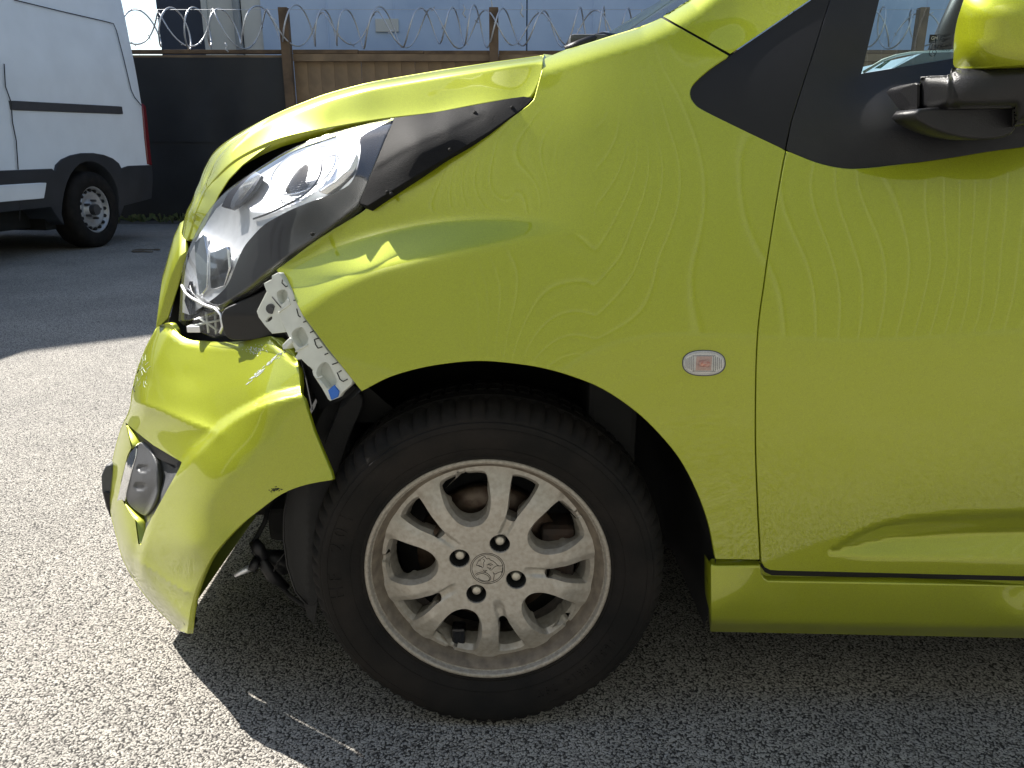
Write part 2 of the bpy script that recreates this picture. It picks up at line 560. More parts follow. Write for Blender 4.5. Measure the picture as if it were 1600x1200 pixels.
    if ext and exts:
        chain = [exts[0][0]] + [e[1] for e in exts]
        rows = ext[2](np.array([verts[i] for i in chain]))
        prev = chain
        for row in rows:
            cur = []
            for q in row:
                cur.append(len(verts)); verts.append(np.array(q)); norms.append(np.zeros(3))
            for i in range(len(chain) - 1):
                faces.append((prev[i], prev[i + 1], cur[i + 1], cur[i]))
            prev = cur
        # orientation and normals of the carried-on part
        nx = len(rows) * (len(chain) - 1)
        ef = faces[-nx:]
        V_ = np.array(verts)
        q = V_[np.array(ef)]
        fnn = np.cross(q[:, 1] - q[:, 0], q[:, 3] - q[:, 0])
        ref = np.array([n[chain[i]] for i in range(len(chain) - 1)])
        if (fnn[:len(chain) - 1] * ref).sum() < 0:
            ef = [f[::-1] for f in ef]; fnn = -fnn
            faces[-nx:] = ef
        acc = np.zeros((len(verts), 3))
        for f, g in zip(ef, fnn):
            for i in f: acc[i] += g
        for i in range(len(verts)):
            if np.linalg.norm(norms[i]) < 1e-9:
                g = acc[i]; norms[i] = g / max(np.linalg.norm(g), 1e-12)
    return verts, faces, norms

def plate(name, poly, fmap, step, mat, parent=None, **kw):
    v, f, n = sheet(poly, fmap, step, **kw)
    return obj(name, v, f, mat, parent, True, n)

def pxmap(field):
    return lambda U, V: P(U, V, field(U, V))

def flat(Y, slope=None):
    if slope is None:
        return pxmap(lambda U, V: Y + 0 * np.asarray(U, float))
    a, b, u0, v0 = slope
    return pxmap(lambda U, V: Y + a * (np.asarray(U, float) - u0) + b * (np.asarray(V, float) - v0))

YC = 1.80                                        # the car's middle plane
def mirrored(o, parent, name=None):
    me = o.data.copy()
    me.transform(Matrix(((1, 0, 0, 0), (0, -1, 0, 2 * YC), (0, 0, 1, 0), (0, 0, 0, 1))))
    me.flip_normals()
    c = bpy.data.objects.new(name or o.name.split('.')[0], me)
    return link(c, parent)

def mirror_verts(v, f, n):
    """The plate and its reflection in the car's middle plane as one mesh."""
    V_ = [np.array(x) for x in v]; k = len(V_)
    v2 = V_ + [np.array((x[0], 2 * YC - x[1], x[2])) for x in V_]
    n2 = list(n) + [np.array((x[0], -x[1], x[2])) for x in n]
    f2 = list(f) + [tuple(i + k for i in q)[::-1] for q in f]
    return v2, f2, n2

def tube_geo(pts, rad, seg=8, closed=False, cap=True):
    p = [Vector(q) for q in pts]
    n = len(p)
    rads = rad if hasattr(rad, '__len__') else [rad] * n
    verts, faces = [], []
    up = None
    for i in range(n):
        if closed: tg = p[(i + 1) % n] - p[i - 1]
        else: tg = p[min(i + 1, n - 1)] - p[max(i - 1, 0)]
        tg.normalize()
        if up is None:
            up = Vector((0, 0, 1)) if abs(tg.z) < 0.9 else Vector((1, 0, 0))
        a = tg.cross(up).normalized() if tg.cross(up).length > 1e-6 else tg.orthogonal().normalized()
        b = a.cross(tg).normalized()
        up = b
        for k in range(seg):
            w = 2 * math.pi * k / seg
            verts.append(p[i] + a * (math.cos(w) * rads[i]) + b * (math.sin(w) * rads[i]))
    m = n if closed else n - 1
    for i in range(m):
        for k in range(seg):
            a0 = i * seg + k; a1 = i * seg + (k + 1) % seg
            b0 = ((i + 1) % n) * seg + k; b1 = ((i + 1) % n) * seg + (k + 1) % seg
            faces.append((a0, a1, b1, b0))
    if cap and not closed:
        faces.append(tuple(range(seg))[::-1]); faces.append(tuple((n - 1) * seg + k for k in range(seg)))
    return verts, faces

def tube(name, pts, rad, mat, parent=None, seg=8, closed=False):
    v, f = tube_geo(pts, rad, seg, closed)
    return obj(name, v, f, mat, parent)

class Geo:
    """Collects pieces of ONE part."""
    def __init__(s): s.v, s.f = [], []
    def add(s, v, f):
        k = len(s.v); s.v += [tuple(x) for x in v]; s.f += [tuple(i + k for i in q) for q in f]; return s
    def tube(s, pts, rad, seg=8, closed=False): return s.add(*tube_geo(pts, rad, seg, closed))
    def box(s, lo, hi, M4=None):
        x0, y0, z0 = lo; x1, y1, z1 = hi
        v = [Vector(c) for c in ((x0, y0, z0), (x1, y0, z0), (x1, y1, z0), (x0, y1, z0), (x0, y0, z1), (x1, y0, z1), (x1, y1, z1), (x0, y1, z1))]
        if M4: v = [M4 @ c for c in v]
        return s.add(v, [(0, 3, 2, 1), (4, 5, 6, 7), (0, 1, 5, 4), (1, 2, 6, 5), (2, 3, 7, 6), (3, 0, 4, 7)])
    def build(s, name, mat, parent=None, smooth=False, bevel=0.0, segs=2):
        o = obj(name, s.v, s.f, mat, parent, smooth)
        if bevel:
            bm = bmesh.new(); bm.from_mesh(o.data)
            bmesh.ops.bevel(bm, geom=list(bm.edges), offset=bevel, segments=segs, affect='EDGES', profile=0.6, clamp_overlap=True)
            for f in bm.faces: f.smooth = smooth
            bm.to_mesh(o.data); bm.free()
        return o

def box(name, lo, hi, mat, parent=None, bevel=0.0, M4=None):
    return Geo().box(lo, hi, M4).build(name, mat, parent, bevel=bevel)

def lathe_geo(prof, seg, centre, axis='y', fn=None, close=False):
    """Profile of (radius, depth) turned round the y axis through centre."""
    v, f = [], []
    n = len(prof)
    for k in range(seg):
        w = 2 * math.pi * k / seg
        for j, (r, d) in enumerate(prof):
            rr, dd = (fn(j, k, r, d) if fn else (r, d))
            v.append((centre[0] + rr * math.cos(w), centre[1] + dd, centre[2] + rr * math.sin(w)))
    for k in range(seg):
        k2 = (k + 1) % seg
        for j in range(n - 1):
            f.append((k * n + j, k * n + j + 1, k2 * n + j + 1, k2 * n + j))
    return v, f

def lathe(name, prof, seg, centre, mat, parent=None, fn=None):
    v, f = lathe_geo(prof, seg, centre, fn=fn)
    o = obj(name, v, f, mat, parent)
    bm = bmesh.new(); bm.from_mesh(o.data)
    bmesh.ops.recalc_face_normals(bm, faces=list(bm.faces))
    bm.to_mesh(o.data); bm.free()
    return o

# =================================================================== GROUND
g = obj('ground', [(-400, -400, 0), (400, -400, 0), (400, 400, 0), (-400, 400, 0)], [(0, 1, 2, 3)], M['ground'], smooth=False)
g['kind'] = 'structure'

# =================================================================== WAREHOUSE behind the fence
YF = 10.3                                        # fence
YB = 12.4                                        # warehouse front
def wx(u, v, Y): return float(P(u, v, Y)[0])
wh = thing('warehouse', 'blue grey warehouse behind the timber fence with a pale panelled bay', 'warehouse', (0, YB + 4, 0))
def wpart(name, lo, hi, mat, bevel=0):
    lo = (lo[0], lo[1] - YB - 4, lo[2]); hi = (hi[0], hi[1] - YB - 4, hi[2])
    return box(name, lo, hi, mat, wh, bevel)
xa, xb_, xc, xd = wx(237, 40, YB), wx(322, 40, YB), wx(368, 40, YB), wx(408, 40, YB)
wpart('wall', (xa, YB + 0.25, 0), (xb_, YB + 8, 4.6), M['navy_wall'])
wpart('pale_panel', (xb_ + 0.03, YB + 0.05, 0), (xc - 0.03, YB + 0.30, 4.6), M['white_wall'])
wpart('pale_panel', (xc + 0.09, YB + 0.05, 0), (xd, YB + 0.30, 4.6), M['white_wall'])
wpart('downpipe', (xc - 0.025, YB - 0.02, 0), (xc + 0.075, YB + 0.08, 4.6), M['grey_wall'], 0.03)
wpart('trim_strip', (xb_ - 0.05, YB, 0), (xb_ + 0.028, YB + 0.28, 4.6), M['white_wall'], 0.01)
px_ = xd + 0.004
joints = [px_ + 3.9 * k for k in range(6)]
for a, b in zip(joints[:-1], joints[1:]):
    wpart('wall_panel', (a + 0.008, YB, 0), (b - 0.008, YB + 0.2, 4.55), M['blue_wall'], 0.01)
    for q in range(1, 4):
        wpart('rib', (a + .975 * q - .012, YB - .012, 0), (a + .975 * q + .012, YB - .0005, 4.55), M['blue_wall'], 0.004)
# unseen upper storey, carried left over the gap to keep the yard shaded
v_ = [(-6.6, 8.4), (xd + 19, 8.4), (xd + 19, 4.6), (-6.6, 4.6)]
up = [(a, -4 - 0.05, z) for a, z in v_] + [(a, 4, z) for a, z in v_]
k = len(v_)
obj('upper_wall', up, [tuple(range(k)), tuple(range(k, 2 * k))[::-1]] + [(i, i + k, (i + 1) % k + k, (i + 1) % k) for i in range(k)], M['blue_wall'], wh, False)
wpart('wall', (xb_ + .1, YB + 0.32, 0), (xd + 19, YB + 8, 4.6), M['navy_wall'])
sg = p1(605, 40, YB)
wpart('vent_plate', (sg.x - 0.17, YB - 0.03, sg.z - 0.09), (sg.x + 0.17, YB - 0.002, sg.z + 0.09), M['white_wall'], 0.008)

# unseen neighbouring building, placed so its straight roof line shades the back of the yard
ed = Vector((0.81, 0.586, 0)).normalized(); en = Vector((-ed.y, ed.x, 0))
S0 = Vector(((0.0), 0, 0))
_q = P(120, 540, 1.0); _t = -CAM_H / (_q[2] - CAM_H)
HB = 8.0
S0 = Vector((_q[0] * _t - SUN_OFF[0] * HB, _t - SUN_OFF[1] * HB, 0))
nb_ = thing('shade_building', 'unseen long flat roofed grey building beside the van, placed to shade the back of the yard', 'building', S0)
Mb = Matrix(((ed.x, en.x, 0, 0), (ed.y, en.y, 0, 0), (0, 0, 1, 0), (0, 0, 0, 1)))
box('wall', (-26, 0.05, 0), (2.0, 9, HB - .3), M['grey_wall'], nb_, 0, Mb)
box('parapet', (-26.05, 0, HB - .3), (2.05, 9.05, HB), M['white_wall'], nb_, 0, Mb)
for k in range(5):
    box('window', (-5.2 - 4 * k, 0.0, 4.2), (-3.4 - 4 * k, 0.1, 5.6), M['navy_wall'], nb_, 0, Mb)
box('roller_door', (-9.4, 0.0, 0.02), (-5.6, 0.1, 3.4), M['white_wall'], nb_, 0, Mb)
# =================================================================== FENCE
fence = thing('timber_fence', 'tall brown timber fence, its left bay covered with black sheeting', 'fence', (0, YF, 0))
posts = [-8.0, wx(218, 60, YF) - 0.95, wx(450, 60, YF), wx(772, 60, YF), 2.36, 4.94, 7.5]
ZT = 2.07
pm = None
def shared(name, me, parent, loc, rot=(0, 0, 0)):
    o = bpy.data.objects.new(name, me); o.location = loc; o.rotation_euler = rot
    return link(o, parent)
gp = Geo().box((-0.055, -0.055, 0), (0.055, 0.055, 2.52)).build('post', M['wood_dark'], fence, bevel=0.006)
gp.location = (posts[0], -0.1, 0)
for x in posts[1:]:
    shared('post', gp.data, fence, (x, -0.1, 0))
plank_me = []
for i in range(4):
    gpl = Geo().box((-0.083, -0.011, 0.05), (0.083, 0.011, 1.99))
    o = gpl.build('plank_proto', M['wood'], None, bevel=0.004, segs=1)
    plank_me.append(o.data); COL.objects.unlink(o); bpy.data.objects.remove(o)
x = posts[2] + 0.045
i = 0
while x < 7.5:
    shared('plank', plank_me[i % 4], fence, (x + 0.083, 0.02 + random.uniform(-.004, .004), random.uniform(-.02, .012)), (0, random.uniform(-.0012, .0012), 0))
    x += 0.1664; i += 1
for a, b in zip(posts[2:-1], posts[3:]):
    for z, hh in ((1.93, 0.085), (1.1, 0.085), (0.3, 0.085)):
        box('rail', (a + 0.056, -0.055, z), (b - 0.056, 0.004, z + hh), M['wood'], fence, 0.005)
    n = 3
    for q in range(n):
        xa_, xb2 = a + 0.056 + (b - a - .112) * q / n, a + 0.056 + (b - a - .112) * (q + 1) / n
        box('cap', (xa_ + .003, -0.06, 2.012 + random.uniform(-.006, .006)), (xb2 - .003, 0.05, 2.055 + random.uniform(-.008, .006)), M['wood_dark'], fence, 0.004)
for a, b in zip(posts[:2], posts[1:3]):
    box('rail', (a + 0.056, -0.05, 1.90), (b - 0.056, 0.01, 2.0), M['wood'], fence, 0.005)
    box('cap', (a + 0.056, -0.06, 2.02), (b - 0.056, 0.05, 2.06), M['wood_dark'], fence, 0.004)
    # sheeting in two lengths that overlap at a seam, slightly slack
    for z0, z1, yy in ((0.0, 1.02, -0.062), (0.98, 1.97, -0.075)):
        vs_, fs_ = [], []
        nx_, nz_ = 24, 10
        for iz in range(nz_ + 1):
            for ix in range(nx_ + 1):
                xx = a + 0.06 + (b - a - .12) * ix / nx_
                zz = z0 + (z1 - z0) * iz / nz_
                vs_.append((xx, yy + 0.008 * math.sin(xx * 7 + zz * 2) + 0.006 * math.sin(xx * 17 - zz * 5), zz))
        for iz in range(nz_):
            for ix in range(nx_):
                q = iz * (nx_ + 1) + ix
                fs_.append((q, q + 1, q + nx_ + 2, q + nx_ + 1))
        obj('sheeting', vs_, fs_, M['tarp'], fence)
# verge at the fence foot
obj('verge', [(-12, YF - 0.5, 0.004), (9, YF - 0.5, 0.004), (9, YB, 0.02), (-12, YB, 0.02)], [(0, 1, 2, 3)], M['dirt'], smooth=False)['kind'] = 'structure'
gw = Geo()
for i in range(180):
    x, y = random.uniform(-8, 2), YF - abs(random.gauss(0.2, .16))
    for k in range(5):
        w = random.uniform(0, 6.28); l = random.uniform(.04, .12); hgt = random.uniform(.03, .12)
        dx, dy = math.cos(w), math.sin(w)
        gw.add([(x - dy * .008, y + dx * .008, 0.003), (x + dy * .008, y - dx * .008, 0.003), (x + dx * l * .5, y + dy * l * .5, hgt), (x + dx * l, y + dy * l, hgt * .8)], [(0, 1, 2), (1, 3, 2)])
o = gw.build('weeds', M['leaf']); o['kind'] = 'stuff'; o['label'] = 'low green weeds growing along the foot of the fence'

# razor wire
rw = thing('razor_wire', 'coiled razor wire strung along the top of the fence', 'razor wire', (0, YF, 2.3))
hel = []
x = -8.0; w = 0.0
while x < 7.4:
    rr = 0.215 + 0.02 * math.sin(w * .31)
    hel.append((x + 0.09 * math.sin(w * .23), -0.02 + rr * math.sin(w), 0.02 + rr * math.cos(w) + 0.015 * math.sin(w * .17)))
    w += 2 * math.pi / 26; x += 0.38 / 26
tube('coil', hel, 0.0105, M['wire'], rw, 5)
hel = []
x = -7.8; w = 2.0
while x < 7.4:
    rr = 0.2 + 0.025 * math.sin(w * .27)
    hel.append((x, -0.03 + rr * math.sin(w), 0.0 + rr * math.cos(w)))
    w -= 2 * math.pi / 26; x += 0.66 / 26
tube('coil', hel, 0.0095, M['wire'], rw, 5)
gs = Geo()
gs.tube([(-8, -.1, .2), (7.4, -.1, .2)], 0.003, 4)
for i in range(0, len(hel), 5):
    c = Vector(hel[i]); t_ = Vector((random.uniform(-1, 1), random.uniform(-1, 1), random.uniform(-1, 1))).normalized() * 0.022
    gs.tube([c - t_ * 1.6, c + t_ * 1.6], 0.006, 3)
ob = gs.build('barbs', M['wire'], rw); ob['kind'] = 'stuff'
for uu, vv, ll in ((768, 18, .16), (815, 18, .08), (726, 20, .07), (359, 76, .05)):
    c = p1(uu, vv, YF) - Vector((0, YF, 2.3))
    tube('tie_wire', [c + Vector((-.01, -.12, ll)), c + Vector((.012, -.12, ll * .3)), c + Vector((-.015, -.12, -ll * .4)), c + Vector((.02, -.12, -ll))], 0.009, M['wire'], rw, 5)

# bare tree seen in the gap beyond the warehouse
tree = thing('bare_tree', 'bare leafless tree beyond the fence between van and warehouse', 'tree', (-13.2, 27, 0))
trunk = Geo(); twigs = Geo()
def branch(p, d, l, r, lev):
    q = [p]
    n = 5
    dd = d.copy()
    for k in range(n):
        dd = (dd + Vector((random.gauss(0, .13), random.gauss(0, .13), random.gauss(0.03, .1)))).normalized()
        q.append(q[-1] + dd * (l / n))
    rads = [r * (1 - .55 * k / n) for k in range(n + 1)]
    (trunk if lev < 2 else twigs).tube(q, rads, 6 if lev < 2 else 3)
    if lev < 5:
        for k in range(4 if lev < 4 else 3):
            i_ = random.randint(2, n)
            nd = (dd + Vector((random.gauss(0, .75), random.gauss(0, .75), random.gauss(.1, .5)))).normalized()
            branch(q[i_], nd, l * random.uniform(.5, .75), rads[i_] * .6, lev + 1)
branch(Vector((0, 0, 0)), Vector((0, 0, 1)), 2.6, 0.19, 0)
trunk.build('trunk', M['bark'], tree, True); twigs.build('crown', M['bark'], tree, True)

# shed behind the photographer: mirrored in the paint
shed = thing('corrugated_shed', 'long pale corrugated steel shed across the yard from the green car', 'shed', (0, -8.0, 0))
gsd = Geo(); grb = Geo()
x = -60
while x < 40:
    gsd.add([(x, 0, .15), (x + .15, 0.004, .15), (x + .32, 0, .15), (x, 0, 18.0), (x + .15, 0.004, 18.0), (x + .32, 0, 18.0)], [(3, 4, 1, 0), (4, 5, 2, 1)])
    grb.box((x - .015, .006, .15), (x + .015, .015, 18.0))
    x += .32
gsd.build('cladding', M['shed'], shed)
ob = grb.build('rib', M['rib'], shed); ob['kind'] = 'stuff'
box('plinth', (-60, -0.1, 0), (40, 0.03, 0.15), M['grey_wall'], shed)
obj('roof', [(-60.3, .3, 18.1), (40.3, .3, 18.1), (40.3, -9, 19.7), (-60.3, -9, 19.7), (-60.3, .3, 18.0), (40.3, .3, 18.0), (40.3, -9, 19.6), (-60.3, -9, 19.6)],
    [(0, 1, 2, 3), (7, 6, 5, 4), (0, 4, 5, 1)], M['roof'], shed, False)

# =================================================================== WHITE VAN
PHI = R(8)
_o = P(161, 386, 1.0)
_f = -CAM_H / (_o[2] - CAM_H)
VO = Vector((_o[0] * _f, 1.0 * _f, 0))           # rear tyre's outer contact on the ground
va = Vector((math.sin(PHI), math.cos(PHI), 0))   # towards the van's rear
vn = Vector((math.cos(PHI), -math.sin(PHI), 0))  # out of the visible flank
def flank(Z):
    return 0.02 + 0.11 * np.clip((Z - 1.15) / 1.3, 0, 2) ** 2 + 0.05 * np.clip((0.75 - Z) / 0.4, 0, 1) ** 2
def sz(u, v):
    """Pixel to (along the van, height) on its flank plane."""
    d = P(u, v, 1.0) - np.array((0, 0, CAM_H)); d = Vector(d)
    o = 0.0
    for k in range(6):
        t = (VO.dot(vn) + o) / d.dot(vn)
        q = d * t + Vector((0, 0, CAM_H))
        o = -flank(q.z)
    return ((q - VO).dot(va), q.z)
van = thing('white_van', 'white high roofed panel van with dark lower cladding parked by the fence', 'van', VO)
def vmap(off=0.0):
    def f(S, Z):
        S = np.asarray(S, float); Z = np.asarray(Z, float)
        inn = flank(Z)
        end = 0.05 * np.clip((S - 0.35) / 0.85, 0, 2) ** 3
        o = off - inn - end
        return np.stack([va.x * S + vn.x * o, va.y * S + vn.y * o, Z], -1)
    return f
camv = (-VO.x, -VO.y, CAM_H)
rear_px = [(238, 322), (241, 300), (236, 262), (230, 200), (222, 150), (205, 60), (193, 0)]
rear = [sz(*q) for q in rear_px]
zs_top = 2.62
rear.append((rear[-1][0] - 0.28, zs_top))
s_bot = rear[0][0]
zc = sz(115, 263)[1]                              # top of cladding
arch_c, arch_r = (0.0, 0.36), 0.44
wz = lambda s: s
upper = [(-4.4, zc), (-0.50, zc)] + [(arch_c[0] + 0.47 * math.cos(w), zc - 0.02 + 0.15 * math.sin(w)) for w in np.linspace(math.pi, 0, 10)] + [(0.6, zc)] \
        + [(s_bot + 0.02, zc)] + [r for r in rear if r[1] > zc + .02] + [(-3.2, 2.66), (-4.4, 1.9)]
plate('body', upper, vmap(0.0), 0.09, M['van_white_sky_tint'], van, edge=(0.03, 0.03, 1.9), toward=camv, back=tuple(-vn))
arch_out = [(0.42 * math.cos(w), 0.36 + 0.44 * math.sin(w)) for w in np.linspace(math.pi * 1.08, -math.pi * .08, 18)]
clad = [(-4.4, zc - .004), (-4.4, 0.42), (-0.55, 0.42)] + arch_out + [(0.5, 0.36), (s_bot, 0.40), (s_bot + .03, zc - .004), (0.6, zc - .004)] \
       + [(0.0 + 0.47 * math.cos(w), zc - 0.024 + 0.15 * math.sin(w)) for w in np.linspace(0, math.pi, 10)] + [(-0.5, zc - .004)]
plate('lower_cladding', clad, vmap(0.015), 0.07, M['van_clad'], van, edge=(0.008, 0.008, 1.85), toward=camv, back=tuple(-vn))
a_, b_ = sz(0, 330), sz(94, 322)
plate('sill_panel', [(-4.2, .50), (-0.66, .50), (-0.62, .62), (-4.2, .62)], vmap(0.03), 0.06, M['van_white_sky_tint'], van, edge=(.006, .006, .05), toward=camv)
ra, rb = sz(15, 164), sz(190, 172)
plate('door_rail', [(ra[0], ra[1] - .035), (rb[0], rb[1] - .035), (rb[0], rb[1] + .03), (ra[0], ra[1] + .03)], vmap(0.012), 0.05, M['van_rail'], van, edge=(.004, .004, .03), toward=camv)
for nm, px in (('seam', [(4, 100), (6, 135), (15, 160), (17, 190), (23, 220), (26, 265)]), ('seam', [(20, 0), (90, 17), (160, 33), (176, 37), (181, 48)]),
               ('seam', [(26, 300), (29, 322), (28, 345)]), ('seam', [(181, 48), (192, 90), (204, 140), (210, 152), (222, 165)])):
    q = [sz(*p) for p in px]
    pts = vmap(0.014)([c[0] for c in q], [c[1] for c in q])
    tube(nm, [tuple(c) for c in pts], 0.0045, M['seam'], van, 5)
lq = [sz(*p) for p in ((225, 163), (229, 166), (236, 240), (238, 257), (233, 255), (229, 215))]
plate('tail_lamp', lq, vmap(0.02), 0.05, M['red_lamp'], van, edge=(.012, .012, .12), toward=camv)
rz = 0.36
gb = Geo()
gb.box((-1.95, s_bot - 0.25, 0.40), (-0.10, s_bot + 0.06, 0.60)); 
Mv = Matrix.Rotation(-PHI, 4, 'Z')
box('rear_bumper', (-1.98, s_bot - 0.3, 0.40), (-0.14, s_bot + 0.05, 0.78), M['van_clad'], van, 0.04, Mv)
box('underbody', (-1.75, -4.3, 0.22), (-0.35, s_bot - .1, 0.52), M['dark'], van, 0.02, Mv)
def van_wheel(s):
    wv = bpy.data.objects.new('wheel', None); link(wv, van)
    wv.location = va * s + Vector((0, 0, 0.352)); wv.rotation_euler = (0, 0, math.pi / 2 - PHI + math.pi)
    # local: axis along y, outer face at -y
    wv.rotation_euler = (0, 0, R(90) - PHI)
    tp = [(.215, -.005), (.225, -.012), (.28, -.022), (.325, -.012), (.348, .01), (.352, .04), (.352, .17), (.34, .21), (.2, .21)]
    lathe('tyre', tp, 56, (0, 0.02, 0), M['rubber'], wv)
    lathe('rim', [(.03, .03), (.07, .028), (.078, .05), (.12, .055), (.15, .028), (.165, .03), (.19, .06), (.2, .01), (.213, .002), (.218, .012), (.215, .05)], 48, (0, 0.02, 0), M['van_rim'], wv)
    for k in range(16):
        w = k * math.pi / 8
        c = Vector((.178 * math.cos(w), .052, .178 * math.sin(w)))
        Geo().tube([c + Vector((0, -.012, 0)), c + Vector((0, .02, 0))], .016, 8).build('slot', M['dark'], wv, True)
    gh = Geo()
    for k in range(5):
        w = k * math.pi * .4
        c = Vector((.085 * math.cos(w), .05, .085 * math.sin(w)))
        gh.tube([c + Vector((0, -.03, 0)), c + Vector((0, .02, 0))], .012, 6)
    gh.tube([(0, .0, 0), (0, .06, 0)], .05, 16)
    gh.build('hub', M['van_rail'], wv, False)
van_wheel(0.0); van_wheel(-3.6)
box('wheel_well', (-0.6, -0.46, .2), (-0.20, 0.46, .85), M['dark'], van, 0, Mv)
box('mud_flap', (-0.45, 0.47, 0.17), (-0.14, 0.49, 0.5), M['van_clad'], van, 0.004, Mv)
# =================================================================== GREEN CAR
car = thing('green_hatchback', 'damaged lime green hatchback with its front bumper torn loose at the corner', 'car', (0.7, YC, 0))
car['world_children'] = 1
def part_empty(name, parent):
    o = bpy.data.objects.new(name, None); o.empty_display_size = 0.05
    return link(o, parent)

# ---- depth of the body side
side_base = TPS([
    (852, 95, 1.195), (900, 78, 1.185), (950, 62, 1.18), (1035, 32, 1.19), (1138, 85, 1.15), (960, 120, 1.15),
    (830, 165, 1.145), (760, 210, 1.125), (700, 250, 1.112), (600, 310, 1.105), (500, 375, 1.115), (434, 422, 1.135),
    (453, 450, 1.12), (473, 491, 1.105), (512, 543, 1.085), (565, 610, 1.07),
    (650, 575, 1.055), (750, 563, 1.047), (850, 574, 1.043), (943, 607, 1.043), (1030, 676, 1.045), (1088, 758, 1.050), (1117, 862, 1.058),
    (800, 300, 1.105), (900, 250, 1.115), (1000, 200, 1.117), (1100, 250, 1.095), (620, 500, 1.075),
    (750, 450, 1.066), (900, 420, 1.062), (1000, 400, 1.060), (1150, 450, 1.046), (1100, 568, 1.036), (1150, 700, 1.036), (1150, 870, 1.052),
    (1230, 236, 1.088), (1400, 262, 1.067), (1600, 235, 1.055), (1900, 210, 1.045), (2150, 200, 1.045),
    (1300, 400, 1.040), (1500, 400, 1.022), (1700, 400, 1.014), (1300, 600, 1.018), (1500, 600, 1.004), (1800, 600, 0.998), (2100, 600, 0.998),
    (1300, 750, 1.022), (1500, 750, 1.012), (1800, 750, 1.006), (2100, 750, 1.006), (1250, 880, 1.047), (1500, 890, 1.040), (1800, 900, 1.036), (2100, 905, 1.036),
    (1300, 60, 1.13), (1150, 20, 1.20), (400, 500, 1.15), (800, 700, 1.02)], lam=0.35)
FC = np.array([(400, 545), (472, 489), (520, 456), (580, 428), (640, 411), (700, 398), (760, 386), (820, 374), (880, 365), (940, 361), (1000, 360)], float)
FU = np.array([(400, 440), (434, 421), (480, 398), (560, 372), (650, 352), (740, 342), (850, 342), (930, 350), (1000, 355)], float)
def cinterp(u, tab):
    """Smooth curve v(u) through a table."""
    q = np.array(spline(tab, 10))
    return np.interp(u, q[:, 0], q[:, 1])
E1 = np.array([(1270, 868), (1286, 864), (1332, 838), (1382, 819), (1457, 807), (1600, 800), (1900, 792), (2200, 790)], float)
E2 = np.array([(1270, 866), (1286, 864), (1352, 848), (1415, 838), (1600, 829), (1900, 824), (2200, 822)], float)
E3 = np.array([(1270, 866), (1298, 868), (1400, 871), (1600, 876), (2200, 890)], float)
sil_top = [(845, 88), (900, 72), (950, 57), (1000, 42), (1035, 26), (1078, 0), (1200, -98), (1300, -176), (1500, -320), (1800, -480)]
roll_top = rolloff(sil_top, 30, 0.045)
def side(U, V):
    U = np.asarray(U, float); V = np.asarray(V, float)
    Y = side_base(U, V)
    # shelf and crease over the front wheel
    A = 0.034 * (1 - sstep(620, 930, U)) * sstep(380, 440, U)
    c, u_ = cinterp(U, FC), cinterp(U, FU)
    t = (V - u_) / np.maximum(c - u_, 8)
    Y = Y - A * (softramp(t, 14) - 0.75)
    # scoop low on the door
    B = 0.026 * sstep(1275, 1400, U)
    e1, e2, e3 = cinterp(U, E1), cinterp(U, E2), cinterp(U, E3)
    w12 = np.maximum(e2 - e1, 3); w23 = np.maximum(e3 - e2, 4)
    Y = Y + B * softramp((V - e1) / w12, 16) - B * 0.9 * softramp((V - e2) / w23, 14)
    return Y + roll_top(U, V)
ARCH = spline([(565, 610), (605, 589), (653, 574.5), (702, 566), (750, 562.5), (798, 566), (847, 573.5), (895, 587), (943, 607), (992, 640), (1030, 676),
               (1064, 718), (1090, 768), (1108, 818), (1117, 862), (1119, 873)], 4)
GAP = [(1227.5, 236), (1216, 300), (1200, 400), (1193, 450), (1186, 500), (1182.5, 550), (1181, 603), (1180.5, 670), (1181.5, 728), (1185, 812), (1188.5, 874)]
TRIM_L = spline([(1139, 86), (1110, 105), (1086, 126), (1078, 138), (1077.5, 150), (1084, 162), (1100, 174), (1165, 206.5), (1227.5, 236)], 4)
PILLAR_CUT = [(1034, 28), (1138, 86)]
side_map = pxmap(side)

# ---- front fender
top_sil = spline([(852, 91), (880, 79), (900, 73), (950, 57.5), (1000, 42), (1033, 28)], 4)
head_edge = spline([(837, 150), (826, 165), (764, 208.5), (700, 246.5), (640, 283), (600, 308), (576, 324), (560, 336), (500, 372.5), (456, 405), (433, 422)], 3)
front_edge = [(453, 450), (473, 491), (512, 543)]
gapl = [(u - 2.5, v) for u, v in GAP]
fender_poly = top_sil + [(1137, 87)] + TRIM_L[1:-1] + [(1226, 236)] + spline(gapl, 3)[1:] + ARCH[::-1] + front_edge[::-1] + head_edge[::-1] + [(845, 120)]
ns = len(top_sil)
def fender_ext(p):
    rows = []
    for w in (0.03, 0.08, 0.15):
        rows.append(p + np.array((0.0, w, -0.25 * w)))
    return rows
fender = plate('front_fender', fender_poly, side_map, 7, M['paint'], car, rows=(2, 5), ext=(0, ns - 1, fender_ext))

